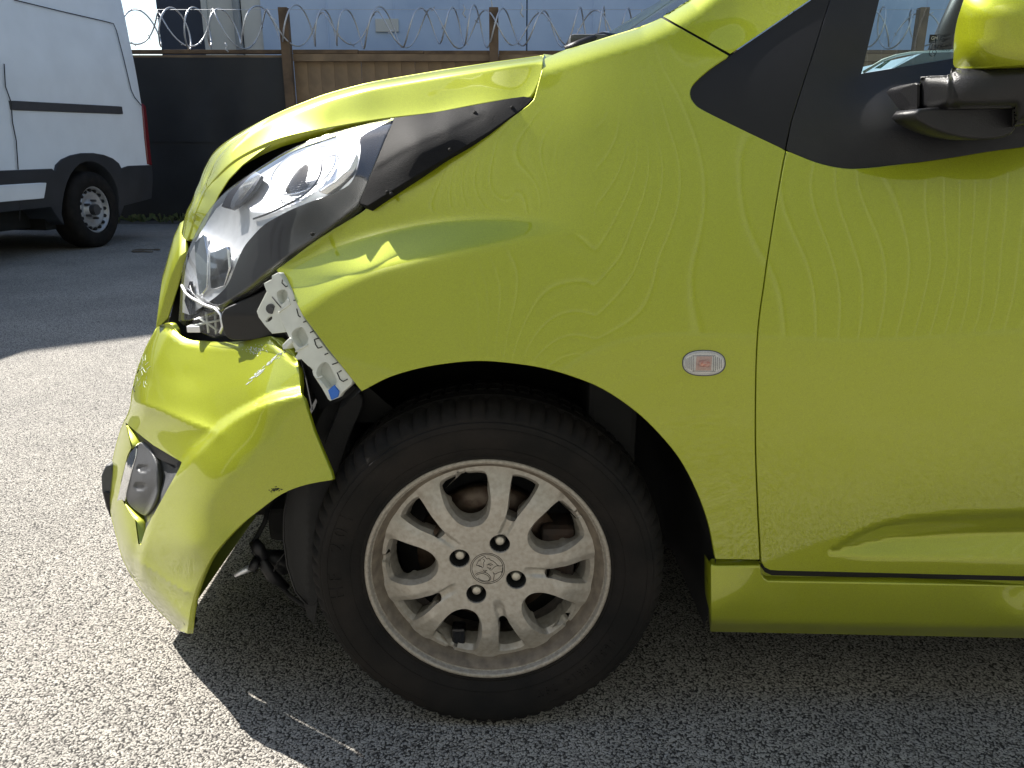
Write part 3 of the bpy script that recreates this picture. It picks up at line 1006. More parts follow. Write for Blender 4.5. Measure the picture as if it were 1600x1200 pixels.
# ---- A pillar, door skin, black trims
pil = [(1036, 25.5), (1078, -1)] + [(1200, -99), (1300, -177), (1500, -321), (1760, -470), (1850, -420), (1600, -262), (1410, -118), (1266, -1)] + [(1141, 84)]
plate('windscreen_pillar', pil, side_map, 7, M['paint'], car, edge=None, rows=(2, 5))
tube('windscreen_pillar', [(0.30, 1.25, 1.10), (0.55, 1.30, 1.24), (0.92, 1.36, 1.44)], .022, M['paint'], car, 10)
QG = [(1227.5, 236), (1237, 188), (1256, 127), (1274, 72), (1297, 0), (1330, -60), (1360, -82)]
trim_off = lambda o: pxmap(lambda U, V: side(U, V) + o)
tri = [(1141, 87)] + [(u + 1.5, v) for u, v in TRIM_L[1:-1]] + [(1225.5, 233)] + [(u - 1.7, v) for u, v in QG[1:]] + [(1362, -84), (1266.5, 1.5)]
plate('corner_trim', tri, trim_off(0.003), 7, M['black_film'], car, edge=(.001, .001, .012))
door_low = spline([(1230, 237.5), (1274, 254.5), (1310, 263), (1346, 264.5), (1419, 256.5), (1491, 246.5), (1600, 230.5), (1900, 200), (2080, 192)], 5)
gapr = [(u + 2.5, v) for u, v in GAP]
door_poly = door_low + [(2085, 600), (2085, 905)] + [(1600, 900), (1215, 891), (1204, 890), (1196, 886), (1191, 878)] + spline(gapr, 3)[::-1][1:-1]
door = plate('front_door', door_poly, side_map, 8, M['paint'], car, rows=(2, 5))
plate('door_gap_shade', [(u - 9, v) for u, v in QG[::-1]] + [(u - 9, v) for u, v in GAP[1:]] + [(u + 9, v) for u, v in GAP[::-1]] + [(u + 9, v) for u, v in QG[1:]], pxmap(lambda U, V: side(U, V) + .011), 9, M['dark'], car, edge=None)  # dark strip behind the door gap paints its shade
plate('seam_gap_shade', [(1030, 34), (1128, 92), (1146, 86), (1146, 78), (1042, 20)], pxmap(lambda U, V: side(U, V) + .009), 8, M['dark'], car, edge=None)  # dark patch behind the pillar joint paints the shade there
dt_low = [(u, v - 2) for u, v in door_low]
frame_poly = [(1229.5, 233)] + dt_low[1:] + [(2080, 20), (1600, 69), (1491, 91.5), (1345, 115.5), (1373, 0), (1388, -50), (1470, -118), (1700, -300), (1860, -400), (1850, -424), (1600, -266), (1414, -120), (1362, -82)] + [(u + 1.7, v) for u, v in QG[::-1][1:-1]]
sail = TPS([(1240, 200, 0), (1400, 200, -.012), (1500, 180, -.018), (1600, 170, -.02), (1300, 40, 0), (1500, 95, .012), (1345, 115, 0.012), (1400, 240, -.002), (1600, 220, -.004), (1600, 80, .015), (1700, -300, 0), (2000, 120, 0), (1380, 160, -.006), (1350, 250, .002)], 0.01)
door_trim = plate('door_trim', frame_poly, pxmap(lambda U, V: side(U, V) + 0.004 + sail(U, V)), 8, M['black'], door, edge=(.001, .001, .02))
win = [(1346, 114), (1374, 0), (1389, -49), (1470, -116), (1700, -298), (1858, -400), (2080, -400), (2080, 22), (1600, 71), (1491, 90)]
plate('side_window', win, pxmap(lambda U, V: side(U, V) + 0.016), 30, M['glass'], door, edge=None)
# dark inner skin that shuts the door off below the glass
plate('door_lining', [(1238, 250), (1345, 122), (1600, 78), (2080, 30), (2080, 880), (1215, 880)], pxmap(lambda U, V: side(U, V) + 0.05), 40, M['dark'], door, edge=None)

# ---- sill
sill_top = [(1113, 874), (1184, 875.5), (1187, 884), (1188, 897), (1192, 905), (1200, 910), (1600, 917), (2085, 926)]
sill_f = TPS([(1113, 874, 1.060), (1184, 875, 1.056), (1200, 912, 1.060), (1600, 918, 1.055), (1112, 972, 1.058), (1600, 982, 1.052), (1111, 987, 1.072), (1600, 997, 1.068), (1400, 950, 1.050), (1150, 925, 1.055),
              (2085, 930, 1.055), (2085, 990, 1.052), (2085, 1005, 1.068)], 0.002)
def sill_d(U, V):
    U = np.asarray(U, float); V = np.asarray(V, float)
    b = 972 + (U - 1112) * 0.0195
    return sill_f(U, V) + 0.03 * softramp((V - b) / 16, 10) + 0.012 * np.clip(1 - (V - 874) / 10, 0, 1)
sill = plate('sill', sill_top + [(2085, 1012), (1600, 997), (1111, 987), (1113, 972)], pxmap(sill_d), 6, M['paint'], car, edge=(.002, .002, .05))
plate('door_gap_shade', [(1188, 884), (1195, 894), (1206, 899), (1600, 907.5), (2085, 917), (2085, 897), (1600, 892), (1206, 884), (1192, 876)], pxmap(lambda U, V: side_base(U, V) + 0.019), 10, M['dark'], car, edge=None)  # dark strip painting the shade line under the door edge
# recess between door and sill
plate('sill_recess', [(1186, 876), (1196, 884), (1215, 886), (1600, 894), (2085, 902), (2085, 940), (1200, 925), (1188, 905)], pxmap(lambda U, V: side_base(U, V) + 0.022), 12, M['paint'], car, edge=None)

# ---- bumper
bump_base = TPS([
    (469, 612, 1.085), (489, 674, 1.070), (516, 740, 1.055), (465, 565, 1.112), (423, 530, 1.162), (370, 538, 1.212), (317, 540, 1.278), (270, 520, 1.335), (248, 520, 1.350),
    (400, 620, 1.115), (336, 672, 1.150), (300, 640, 1.205), (250, 620, 1.275), (222, 610, 1.320), (212, 640, 1.33),
    (430, 700, 1.074), (378, 740, 1.084), (330, 780, 1.098), (300, 850, 1.104), (293, 985, 1.104), (370, 822, 1.085), (440, 770, 1.066), (476, 757, 1.058),
    (299, 710, 1.155), (250, 767, 1.215), (228, 824, 1.235), (215, 873, 1.245),
    (200, 700, 1.330), (186, 765, 1.345), (186, 800, 1.320), (198, 845, 1.268), (205, 872, 1.252), (222, 915, 1.235), (255, 950, 1.175)], lam=0.005)
sil_b = spline([(277, 983.5), (250, 957), (219.5, 922), (193, 877.5), (180, 833), (170, 790), (169, 765), (172, 740), (177.5, 710), (188.6, 670), (202, 640), (206, 612), (213, 581.6), (228, 542), (246, 509)], 4)
roll_b = rolloff(sil_b, 26, 0.07)
FLARE = spline([(520, 598), (469, 611), (423, 622), (378, 643), (350, 661), (336, 674), (299, 710), (270, 742), (250, 767), (236, 797), (226, 830), (216, 873), (214, 960)], 5)
RIDGE = spline([(190, 622), (206, 626), (250, 641), (294.6, 660), (336.5, 674)], 5)
bump_top_line = [(246, 509), (272, 515), (290, 528), (317, 534), (370, 534), (423, 524), (465, 562)]
def bumper_d(U, V):
    U = np.asarray(U, float); V = np.asarray(V, float)
    Y = bump_base(U, V)
    d, s, q = polydist(FLARE, U, V)
    sd = d * -s                                   # positive on the wheel side of the crease
    amp = np.where(q < .45, .026 * sstep(0, .1, q), .026)
    Y = Y - amp * (softramp((sd + 6) / 12, 9) - 0.5) * np.exp(-np.clip(sd, 0, None) / 130)
    d, s, q = polydist(RIDGE, U, V)
    Y = Y - 0.022 * np.exp(-(np.sqrt(d * d + 6) - 2.4) / 20) * (1 - .5 * q)
    # front corner of the flank turned under at the bottom
    d, s, q = polydist([(215, 875), (240, 892), (262, 907), (292, 925)], U, V)
    Y = Y - 0.006 * np.exp(-d / 12)
    # shallow dents
    Y = Y + 0.006 * np.exp(-(((U - 222) / 14) ** 2 + ((V - 590) / 18) ** 2)) + 0.003 * np.exp(-(((U - 300) / 34) ** 2 + ((V - 590) / 22) ** 2))
    # rim of the headlight opening rolls inwards
    d, s, q = polydist(bump_top_line, U, V)
    Y = Y + 0.010 * np.clip(1 - d / 14, 0, 1) ** 2
    return Y + roll_b(U, V)
b_top = spline([(246, 509), (258, 506), (266, 507), (272.5, 515), (290, 528.6), (317, 533.5), (370, 534), (423, 525)], 4) + [(446, 540), (464, 562)]
b_right = [(469, 612.5), (489, 674), (515.5, 738), (517.5, 748)]
b_arch = spline([(517.5, 749), (476, 757), (440, 771), (405, 796), (370, 824.5), (334, 864), (312, 904), (299, 944), (292, 989)], 4)
bpoly = sil_b + b_top[1:] + b_right + b_arch
fog_hole = [(196, 660), (212, 674), (240, 696), (284, 722), (280, 732), (262, 764), (240, 804), (228, 826), (220, 851), (216, 850), (211, 812), (199, 796), (191, 781), (187, 772), (189, 752), (199, 712), (205, 700)]
def bump_ext(p):
    rows = []
    for w in (0.06, 0.15, 0.3, 0.5, 0.75, 1.0):
        q = p.copy()
        q[:, 1] = p[:, 1] + (YC - p[:, 1]) * w
        reach = 0.03 * sstep(0.0, 0.3, p[:, 2] - 0.14)
        q[:, 0] = p[:, 0] - reach * (1 - (1 - w) ** 2)
        rows.append(q)
    return rows
v, f, n = sheet(bpoly, pxmap(bumper_d), 6, rows=(2, 5), holes=[fog_hole], hole_edge=(-0.002, 0.003, 0.03), edge=(.0012, .001, .010), ext=(0, len(sil_b) - 1, bump_ext))
bumper = obj('front_bumper', *mirror_verts(v, f, n)[:2], M['paint'], car, True, mirror_verts(v, f, n)[2])
bumper['label'] = 'loose scratched lime green front bumper'
# torn tongue of the bumper that sat behind the fender
plate('edge_return', [(466, 560), (470, 612), (490, 674), (517, 744), (512, 746), (497, 712), (482, 674), (469, 622)], pxmap(lambda U, V: bumper_d(U, V) + .012), 6, M['black'], bumper, edge=None)
# fog lamp recess and lamp
pk = plate('fog_pocket', [(194, 655), (284, 720), (288, 724), (262, 768), (228, 830), (219, 855), (210, 820), (184, 775), (186, 740), (200, 700)],
           pxmap(lambda U, V: bumper_d(U, V) + .05), 8, M['grey_plastic'], bumper, edge=None)
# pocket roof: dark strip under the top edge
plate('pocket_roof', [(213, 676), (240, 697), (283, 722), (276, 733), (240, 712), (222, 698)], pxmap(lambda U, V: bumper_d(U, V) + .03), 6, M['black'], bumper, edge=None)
fogo = TPS([(190, 775, .000), (205, 715, .006), (212, 698, .014), (232, 712, .018), (240, 740, .014), (244, 768, .02), (236, 790, .024), (226, 803, .026), (205, 795, .018), (196, 780, .006), (218, 745, -.004), (215, 775, .0)], 0.004)
def fogf(U, V): return bumper_d(U, V) + fogo(np.asarray(U, float), np.asarray(V, float))
def fog_d(U, V):
    Y = fogf(U, V)
    for cu, cv in ((224, 732), (219, 760)):
        r = np.hypot((np.asarray(U) - cu) / 11, (np.asarray(V) - cv) / 7.5)
        Y = Y + 0.006 * (1 - sstep(0.55, 1.0, r))
    return Y
fog_out = spline([(200, 785), (197, 772), (203, 745), (210, 712), (214, 697), (221, 695), (233, 706), (241, 724), (244.5, 750), (243.5, 772), (238, 788), (229, 802), (222, 804), (208, 794)], 4, True)
fog = plate('fog_lamp', fog_out, pxmap(fog_d), 4, M['grey_plastic'], bumper, edge=(.003, .003, .05), back=(0, 1, 0))
plate('fog_lens_rim', [(183, 782), (189, 756), (196, 726), (205, 703), (213, 697), (211, 712), (203, 740), (196, 768), (193, 786), (188, 788)], pxmap(lambda U, V: fogf(U, V) - 0.004), 4, M['chrome'], bumper, edge=(.002, .002, .03), back=(0, 1, 0))
# broken clips on the bumper's lower end
gcl = Geo()
for uu, vv in ((297, 953), (294, 968), (296, 977), (293, 986)):
    c = p1(uu, vv, 1.13)
    gcl.box((c.x - .004, c.y - .01, c.z - .0045), (c.x + .006, c.y + .02, c.z + .004))
gcl.build('clip', M['black'], bumper, bevel=.0015)
# lower grille / plate edge peeping out ahead of the bumper
a = P(164, 742, 1.62); b = P(170, 792, 1.62)
pl = [(166, 731), (173, 730), (178, 760), (176, 800), (168, 796), (161, 768), (160, 745)]
plate('grille_edge', pl, flat(1.425), 5, M['grey_plastic'], bumper, edge=(.004, .004, .70), back=(-.03, 1, 0))
plate('grille_lip', [(162, 770), (180, 776), (180, 812), (172, 806)], flat(1.42), 5, M['black'], bumper, edge=(.003, .003, .74), back=(-.03, 1, 0))
# green strip of the grille surround standing up behind the headlight
strip = plate('grille_surround', [(293, 393), (289, 408), (278, 447), (268, 478), (262, 497), (252, 506), (245, 511), (252, 490), (260, 462), (270, 428), (282, 402)], pxmap(lambda U, V: 1.405 + 0.0004 * (np.asarray(U, float) - 280)), 5, M['paint'], bumper, edge=(.002, .003, .45))
# scratches on the bumper corner and on the flange
gsx = Geo()
for i in range(42):
    t_ = random.random()
    uu, vv = 207 + 22 * random.random(), 560 + 48 * random.random()
    l_ = random.uniform(2, 8); w_ = random.uniform(-2.2, -.6)
    uv = np.array([(uu, vv), (uu + l_ * math.cos(w_), vv + l_ * math.sin(w_))])
    q = P(uv[:, 0], uv[:, 1], bumper_d(uv[:, 0], uv[:, 1]) - .0006)
    gsx.tube([tuple(x) for x in q], random.uniform(.0002, .0004), 4)
for i in range(60):
    t_ = random.random()
    uu, vv = 447 - 60 * t_ + random.gauss(0, 1.6), 545 + 52 * t_ + random.gauss(0, 1.6)
    l_ = random.uniform(2, 6)
    uv = np.array([(uu, vv), (uu - l_, vv + l_ * .85)])
    q = P(uv[:, 0], uv[:, 1], bumper_d(uv[:, 0], uv[:, 1]) - .0003)
    gsx.tube([tuple(x) for x in q], random.uniform(.0002, .00045), 4)
for i in range(70):
    uu, vv = 400 + random.gauss(0, 7), 546 + random.gauss(0, 4)
    uv = np.array([(uu, vv), (uu + random.uniform(-2, 2), vv + 1.2)])
    q = P(uv[:, 0], uv[:, 1], bumper_d(uv[:, 0], uv[:, 1]) - .0003)
    gsx.tube([tuple(x) for x in q], .0003, 4)
ob = gsx.build('scratches', M['van_white_sky_tint'], bumper); ob['kind'] = 'stuff'
gsx = Geo()
for i in range(40):
    uu, vv = 430 + random.gauss(0, 5), 765 + random.gauss(0, 1.8)
    uv = np.array([(uu, vv), (uu + random.uniform(-3, 3), vv + random.uniform(-1, 1))])
    q = P(uv[:, 0], uv[:, 1], bumper_d(uv[:, 0], uv[:, 1]) - .0005)
    gsx.tube([tuple(x) for x in q], .0005, 4)
for uv in ([(210, 603), (208, 606), (211, 612)], [(217, 578), (214, 583)], [(470, 560), (479, 595), (488, 640)],):
    uv = np.array(uv, float)
    q = P(uv[:, 0], uv[:, 1], bumper_d(uv[:, 0], uv[:, 1]) - .0008)
    gsx.tube([tuple(x) for x in q], .0012, 4)
ob = gsx.build('scuffs', M['dark'], bumper); ob['kind'] = 'stuff'

# ---- bonnet
hood_base = TPS([(292, 374, 1.425), (306, 328, 1.375), (320, 296, 1.345), (340, 272, 1.325), (364, 250, 1.30), (396, 230, 1.275), (428, 217, 1.255), (464, 208, 1.24), (520, 199, 1.225), (580, 186, 1.212), (680, 174, 1.198), (740, 163, 1.187), (820, 151, 1.172),
              (296, 345, 1.44), (314, 302, 1.41), (326, 274, 1.395), (344, 243, 1.375), (372, 217, 1.355), (408, 193, 1.318), (480, 162, 1.268), (576, 133, 1.236), (703, 110, 1.217), (812, 94, 1.199), (845, 92, 1.192)], lam=0.003)
hood_f = lambda U, V: hood_base(U, V) + 0.06 * (1 - sstep(520, 800, np.asarray(U, float)))
hsil = spline([(289, 374), (296, 344), (305, 321), (314, 300), (326, 272), (344, 240), (372, 214), (408, 190), (444, 172), (480, 157.5), (515, 145), (576, 129), (637, 118), (703, 107), (769, 97), (812, 91), (848, 86)], 4)
roll_h = rolloff(hsil, 13, 0.05)
def hood_d(U, V): return hood_f(U, V) + roll_h(U, V) * sstep(285, 330, np.asarray(U, float))
h_low = spline([(820, 152), (800, 152.5), (740, 163), (680, 174.5), (616, 182), (580, 187), (520, 197), (464, 208), (428, 218), (396, 232), (364, 251), (340, 273), (320, 298), (306, 330), (297, 360), (292, 374)], 4)
hood_poly = hsil + [(846, 108), (840, 128), (833, 143), (828, 150)] + h_low
def hood_ext(p):
    rows = []
    for w in (0.05, 0.12, 0.25, 0.45, 0.7, 1.0):
        q = p.copy(); e = 1 - (1 - w) ** 2
        q[:, 1] = p[:, 1] + (YC - p[:, 1]) * w
        fr = np.clip((-0.15 - p[:, 0]) / 0.4, 0, 1)
        q[:, 0] = p[:, 0] - 0.085 * fr * e
        q[:, 2] = p[:, 2] + 0.016 * e * (1 - .4 * fr)
        rows.append(q)
    return rows
v, f, n = sheet(hood_poly, pxmap(hood_d), 6, rows=(1.2, 2.6, 4.4, 7, 10, 13, 16), edge=(.0015, .0015, .016), ext=(0, len(hsil) - 1, hood_ext))
v, f, n = mirror_verts(v, f, n)
hood = obj('bonnet', v, f, M['paint'], car, True, n)
# inner lip of the bonnet, seen in the gap above the headlight
lip = [(293, 372), (299, 352), (309, 328), (323, 297), (342, 272), (366, 250), (398, 231), (430, 217), (448, 212), (430, 220), (404, 238), (378, 258), (357, 280), (341, 305), (328, 332), (316, 358), (302, 374)]
plate('bonnet_lip', lip, pxmap(lambda U, V: hood_f(U, V) + 0.012), 6, M['paint'], hood, edge=(.001, .001, .02), back=(-.42, 1, -.04))

# ---- windscreen base, wiper
wv_, wf_ = [], []
cl = [(-0.02, 1.22, 1.035), (0.10, 1.215, 1.06), (0.19, 1.23, 1.085)]
scr = thing if False else None
tube('wiper_arm', [p1(884, 79, 1.42), p1(905, 70, 1.42), p1(925, 62, 1.43), p1(942, 57, 1.44), p1(965, 60, 1.46)], 0.008, M['black'], car, 8)
box('wiper_pivot', tuple(p1(905, 78, 1.44) - Vector((.018, .015, .01))), tuple(p1(950, 58, 1.44) + Vector((0, .02, .004))), M['grey_plastic'], car, 0.008)
tube('wiper_blade', [p1(918, 62, 1.46), p1(940, 55, 1.46), p1(950, 55, 1.47)], 0.006, M['chrome_soft'], car, 6)

# ---- headlight
lens_f = TPS([(616, 184, 1.195), (600, 216, 1.175), (580, 268, 1.145), (560, 318, 1.128), (496, 368, 1.130), (448, 400, 1.142), (412, 428, 1.160), (380, 456, 1.185), (346, 484, 1.225), (300, 500, 1.30),
              (284, 470, 1.345), (286, 430, 1.355), (296, 390, 1.345), (312, 356, 1.335), (336, 316, 1.315), (372, 284, 1.29), (408, 260, 1.268), (448, 236, 1.248), (500, 214, 1.23), (560, 196, 1.212),
              (400, 350, 1.205), (340, 420, 1.245), (480, 290, 1.165), (310, 440, 1.295), (540, 250, 1.165), (440, 320, 1.185)], lam=0.004)
lens_sil = spline([(279, 500), (281, 470), (282.5, 444), (286, 418), (292, 396), (300, 376), (310, 356), (322, 335), (336, 316), (353, 299), (372, 284), (408, 260), (448, 236), (500, 214), (560, 196), (616, 184)], 3)
roll_l = rolloff(lens_sil, 24, 0.035)
lens_g = lens_f
lens_f = lambda U, V: lens_g(U, V) - 0.018 * np.exp(-((np.asarray(U, float) - 430) / 90) ** 2 - ((np.asarray(V, float) - 300) / 70) ** 2)
lens_d = lambda U, V: lens_f(U, V) + roll_l(U, V)
lens_low = spline([(600, 218), (580, 268), (560, 316), (544, 331), (496, 367.5), (448, 399), (412, 427), (380, 455), (352, 472), (346, 482), (318, 492), (296, 499)], 3)
hl = part_empty('headlight', car)
plate('lens', lens_sil + lens_low, pxmap(lens_d), 6, M['lens'], hl, rows=(1.5, 4, 8), edge=(.001, .002, .02))
div = spline([(562, 215), (564, 235), (558, 268), (545, 290), (520, 303), (496, 312), (460, 326), (436, 338), (412, 352), (394, 370), (380, 388), (368, 415), (356, 444), (340, 462), (318, 478)], 3)
# black lower bezel
bez = [(612, 188), (599, 216), (580, 266), (560, 314), (544, 329), (496, 365), (448, 397), (412, 424), (380, 452), (352, 470), (330, 484), (318, 480)] + div[::-1] + [(575, 206)]
plate('bezel', bez, pxmap(lambda U, V: lens_f(U, V) + 0.012), 6, M['black_gloss'], hl, edge=(.002, .002, .05))
# satin reflector housing following the lens
house = [(606, 190), (575, 207)] + div + [(296, 492), (285, 488), (286, 450), (290, 420), (297, 396), (314, 362), (338, 326), (374, 294), (410, 270), (450, 246), (502, 222), (562, 202)]
def house_d(U, V):
    U = np.asarray(U, float); V = np.asarray(V, float)
    Y = lens_f(U, V) + 0.022
    for cu, cv, ru, rv, dp in ((452, 268, 92, 48, .040), (352, 352, 46, 52, .035), (320, 430, 26, 44, .02)):
        a_ = math.radians(-32)
        du = (U - cu) * math.cos(a_) + (V - cv) * math.sin(a_); dv = -(U - cu) * math.sin(a_) + (V - cv) * math.cos(a_)
        r = np.sqrt((du / ru) ** 2 + (dv / rv) ** 2)
        Y = Y + dp * np.clip(1 - r * r, 0, 1)
    return Y
plate('reflector_housing', house, pxmap(house_d), 4.5, M['chrome_soft'], hl, edge=None)
# ring and shield of the main lamp
for cu, cv, ru, rv, yy in ((474, 266, 56, 30, 1.235),):
    pts = []
    for k in range(40):
        w = 2 * math.pi * k / 40; a_ = math.radians(-30)
        uu = cu + ru * math.cos(w) * math.cos(a_) - rv * math.sin(w) * math.sin(a_); vv = cv + ru * math.cos(w) * math.sin(a_) + rv * math.sin(w) * math.cos(a_)
        pts.append(p1(uu, vv, float(lens_f(np.array([uu]), np.array([vv]))[0]) + 0.019))
    tube('reflector_ring', pts, 0.0012, M['chrome'], hl, 6, True)
gbk = Geo()
c0 = p1(470, 283, 1.235)
gbk.tube([p1(455, 300, 1.215), p1(466, 284, 1.20), p1(474, 266, 1.198), p1(480, 258, 1.20)], [.009, .011, .008, .003], 10)
gbk.tube([p1(462, 292, 1.195), p1(480, 290, 1.192)], .0025, 6)
gbk.tube([p1(470, 300, 1.195), p1(474, 272, 1.192)], .002, 6)
gbk.build('bulb_shield', M['grey_plastic'], hl, True)
gbk = Geo()
for k in range(7):
    gbk.tube([p1(352 + k * 2.2, 440 - k * 5.5, 1.262 - k * .003), p1(368 + k * 2.2, 425 - k * 5.5, 1.242 - k * .003)], .0012, 5)
gbk.build('ribs', M['chrome_soft'], hl, True)['kind'] = 'stuff'
def facet(pts, off, ku, kv, mat):
    c_ = np.array(pts, float).mean(0)
    plate('reflector_facet', pts, pxmap(lambda U, V: lens_f(U, V) + off + ku * (np.asarray(U, float) - c_[0]) + kv * (np.asarray(V, float) - c_[1])), 5, mat, hl, edge=(.0006, .0006, .006))
facet([(346, 322), (356, 302), (376, 284), (398, 268), (408, 274), (396, 296), (378, 316), (362, 326)], .012, .0004, -.0002, M['lamp_dark'])  # dark plate stands in for a slatted reflection
facet([(328, 396), (354, 386), (357, 420), (350, 446), (330, 452)], .012, -.0003, .0003, M['chrome'])
facet([(304, 380), (318, 366), (324, 400), (322, 450), (312, 462), (306, 420)], .011, .0008, .0, M['chrome'])
facet([(288, 470), (296, 440), (300, 470), (304, 490), (296, 492)], .010, .0006, .0002, M['lamp_dark'])
facet([(500, 300), (524, 284), (548, 262), (558, 240), (560, 250), (552, 276), (530, 297), (512, 304)], .012, .0006, .0006, M['chrome'])
gfa = Geo()
for k in range(9):
    a_ = (372 - k * 2.6 + 6, 312 - k * 3.4 + 6); b_ = (404 - k * .6, 272 + k * 1.2)
    gfa.tube([p1(350 + k * 3.2, 318 - k * .6, float(lens_f(np.array([350. + k * 3.2]), np.array([318.]))[0]) + .0105), p1(384 + k * 2.6, 284 - k * 1.2, float(lens_f(np.array([384. + k * 2.6]), np.array([284.]))[0]) + .0105)], .0006, 4)
gfa.build('ribs', M['chrome'], hl, True)['kind'] = 'stuff'  # thin bars drawing the slats of that painted reflection
arc = [(503, 250), (501, 270), (490, 290), (470, 308), (444, 322), (418, 334), (396, 342)]
q_ = np.array(spline(arc, 5))
tube('reflector_ring', [tuple(x) for x in P(q_[:, 0], q_[:, 1], lens_f(q_[:, 0], q_[:, 1]) + .016)], .0016, M['lamp_dark'], hl, 6)
gfa = Geo()
for k in range(11):
    a_ = (470 + k * 2.2, 312 - k * 4.0); b_ = (432 + k * 2.0, 318 - k * 3.4)
    gfa.tube([p1(*a_, float(lens_f(np.array([a_[0]]), np.array([a_[1]]))[0]) + .017), p1(*b_, float(lens_f(np.array([b_[0]]), np.array([b_[1]]))[0]) + .024)], .0005, 4)
gfa.build('ribs', M['lamp_dark'], hl, True)['kind'] = 'stuff'
tube('lens_seam', [tuple(x) for x in P(*np.array([(284, 446), (290, 458), (300, 466), (318, 476), (336, 482), (345, 492), (348, 510), (344, 520)]).T, np.array([1.352, 1.33, 1.305, 1.275, 1.24, 1.225, 1.222, 1.226]) - .004)], .0026, M['chrome_soft'], hl, 6)
# clear underside with its moulded feet
under = plate('lens_foot', [(300, 500), (318, 486), (340, 484), (348, 508), (346, 520), (334, 527), (318, 520), (304, 514)], pxmap(lambda U, V: 1.30 - .0006 * (np.asarray(U, float) - 320)), 5, M['lens'], hl, edge=(.003, .003, .05))
box('lens_foot', tuple(p1(292, 520, 1.30)), tuple(p1(312, 510, 1.30) + Vector((0, .02, 0))), M['chrome_soft'], hl, .002)
gbk = Geo()
for a_, b_ in (((310, 496), (340, 516)), ((322, 488), (326, 520)), ((306, 508), (344, 500)), ((336, 487), (338, 522))):
    gbk.tube([p1(*a_, 1.308), p1(*b_, 1.298)], .0022, 5)
gbk.build('foot_ribs', M['white_plastic'], hl, True)
# grained black cover behind the lens
cov_f = lambda U, V: side_base(np.asarray(U, float), np.asarray(V, float)) + 0.006 + 0.0 * np.asarray(U, float)
cov = [(617, 184), (680, 175.5), (740, 164.5), (800, 153.5), (818, 151), (832, 154), (822, 164.5), (762, 206.5), (699, 244), (639, 280.5), (598, 306), (574, 321), (562.5, 317), (582, 268), (602, 218)]
covf = TPS([(617, 184, 1.185), (602, 218, 1.166), (582, 268, 1.138), (562, 318, 1.122), (598, 306, 1.118), (639, 280, 1.120), (699, 244, 1.126), (762, 206, 1.138), (822, 164, 1.158), (818, 151, 1.165), (740, 164, 1.172), (680, 175, 1.178), (650, 230, 1.132), (700, 208, 1.138), (760, 180, 1.152)], .002)
def cov_d(U, V):
    U = np.asarray(U, float); V = np.asarray(V, float)
    Y = covf(U, V)
    d, s, q = polydist(spline([(590, 262), (640, 232), (700, 205), (748, 182), (752, 174), (740, 170)], 5), U, V)
    return Y + 0.0016 * (softramp((d * s + 4) / 8, 6) - .5) * np.exp(-d / 30)
plate('headlight_cover', cov, pxmap(cov_d), 5, M['grain'], hl, edge=(.001, .001, .02))
gsc = Geo()
for uu, vv in ((605, 300), (611, 303), (703, 234), (800, 168), (742, 176), (488, 366)):
    c = P(uu, vv, float(cov_d(np.array([uu]), np.array([vv]))[0]) - .001)
    gsc.tube([c, c + np.array((0, .004, 0))], .0028, 8)
gsc.build('clip', M['dark'], hl, True)

# dark sheet that stands for the shade inside the engine bay, behind every gap
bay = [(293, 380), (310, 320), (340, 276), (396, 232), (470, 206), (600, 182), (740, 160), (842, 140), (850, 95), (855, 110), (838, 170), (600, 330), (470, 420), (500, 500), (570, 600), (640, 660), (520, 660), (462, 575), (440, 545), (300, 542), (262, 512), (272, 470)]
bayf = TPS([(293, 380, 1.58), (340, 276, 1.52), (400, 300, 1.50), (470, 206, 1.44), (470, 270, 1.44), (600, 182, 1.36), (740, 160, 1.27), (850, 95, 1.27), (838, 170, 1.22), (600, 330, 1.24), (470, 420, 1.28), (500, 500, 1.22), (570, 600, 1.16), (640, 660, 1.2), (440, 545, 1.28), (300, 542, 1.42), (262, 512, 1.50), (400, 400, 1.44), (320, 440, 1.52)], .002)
plate('engine_bay_shade', bay, pxmap(bayf), 14, M['dark'], car, edge=None)
# lamp carrier: smooth black moulding below the headlight
plate('lamp_carrier', spline([(348, 490), (366, 478), (400, 462), (424, 452), (432, 470), (440, 500), (452, 530), (420, 527), (370, 530), (352, 522)], 3, True), pxmap(lambda U, V: 1.19 + .0003 * (420 - np.asarray(U, float)) + .00025 * np.abs(np.asarray(V, float) - 492)), 6, M['black'], car, edge=(.004, .004, .05))
plate('lamp_carrier', [(436, 506), (470, 560), (500, 640), (560, 612), (512, 548), (470, 492), (440, 440)], pxmap(lambda U, V: side_base(U, V) + .04), 8, M['black'], car, edge=None)

# ---- white bracket that held bumper to fender
def Z4(x, y): return (360 + x / 4.615, 400 + y / 4.615)
def br_d(U, V):
    return side_base(np.asarray(U, float), np.asarray(V, float)) + 0.004
br = part_empty('bumper_bracket', car)
main = [Z4(*q) for q in ((300, 145), (345, 122), (372, 165), (440, 260), (500, 380), (525, 445), (600, 555), (700, 690), (800, 800), (878, 895), (870, 925), (800, 985), (775, 1020), (718, 1042), (705, 1030), (660, 950), (600, 860), (592, 830), (605, 815), (560, 790), (510, 740), (480, 745), (468, 730), (492, 695), (450, 640), (415, 565), (345, 410), (362, 365), (310, 300), (275, 285), (262, 255), (242, 200), (300, 170))]
hole1 = [Z4(*q) for q in spline(((335, 262), (385, 240), (412, 270), (405, 310), (370, 350), (345, 320)), 3, True)]
hole2 = [Z4(*q) for q in spline(((440, 560), (500, 512), (540, 540), (562, 600), (545, 635), (490, 655)), 3, True)]
hole3 = [Z4(*q) for q in spline(((640, 790), (690, 765), (740, 830), (770, 905), (745, 940), (700, 955), (655, 900), (620, 850)), 3, True)]
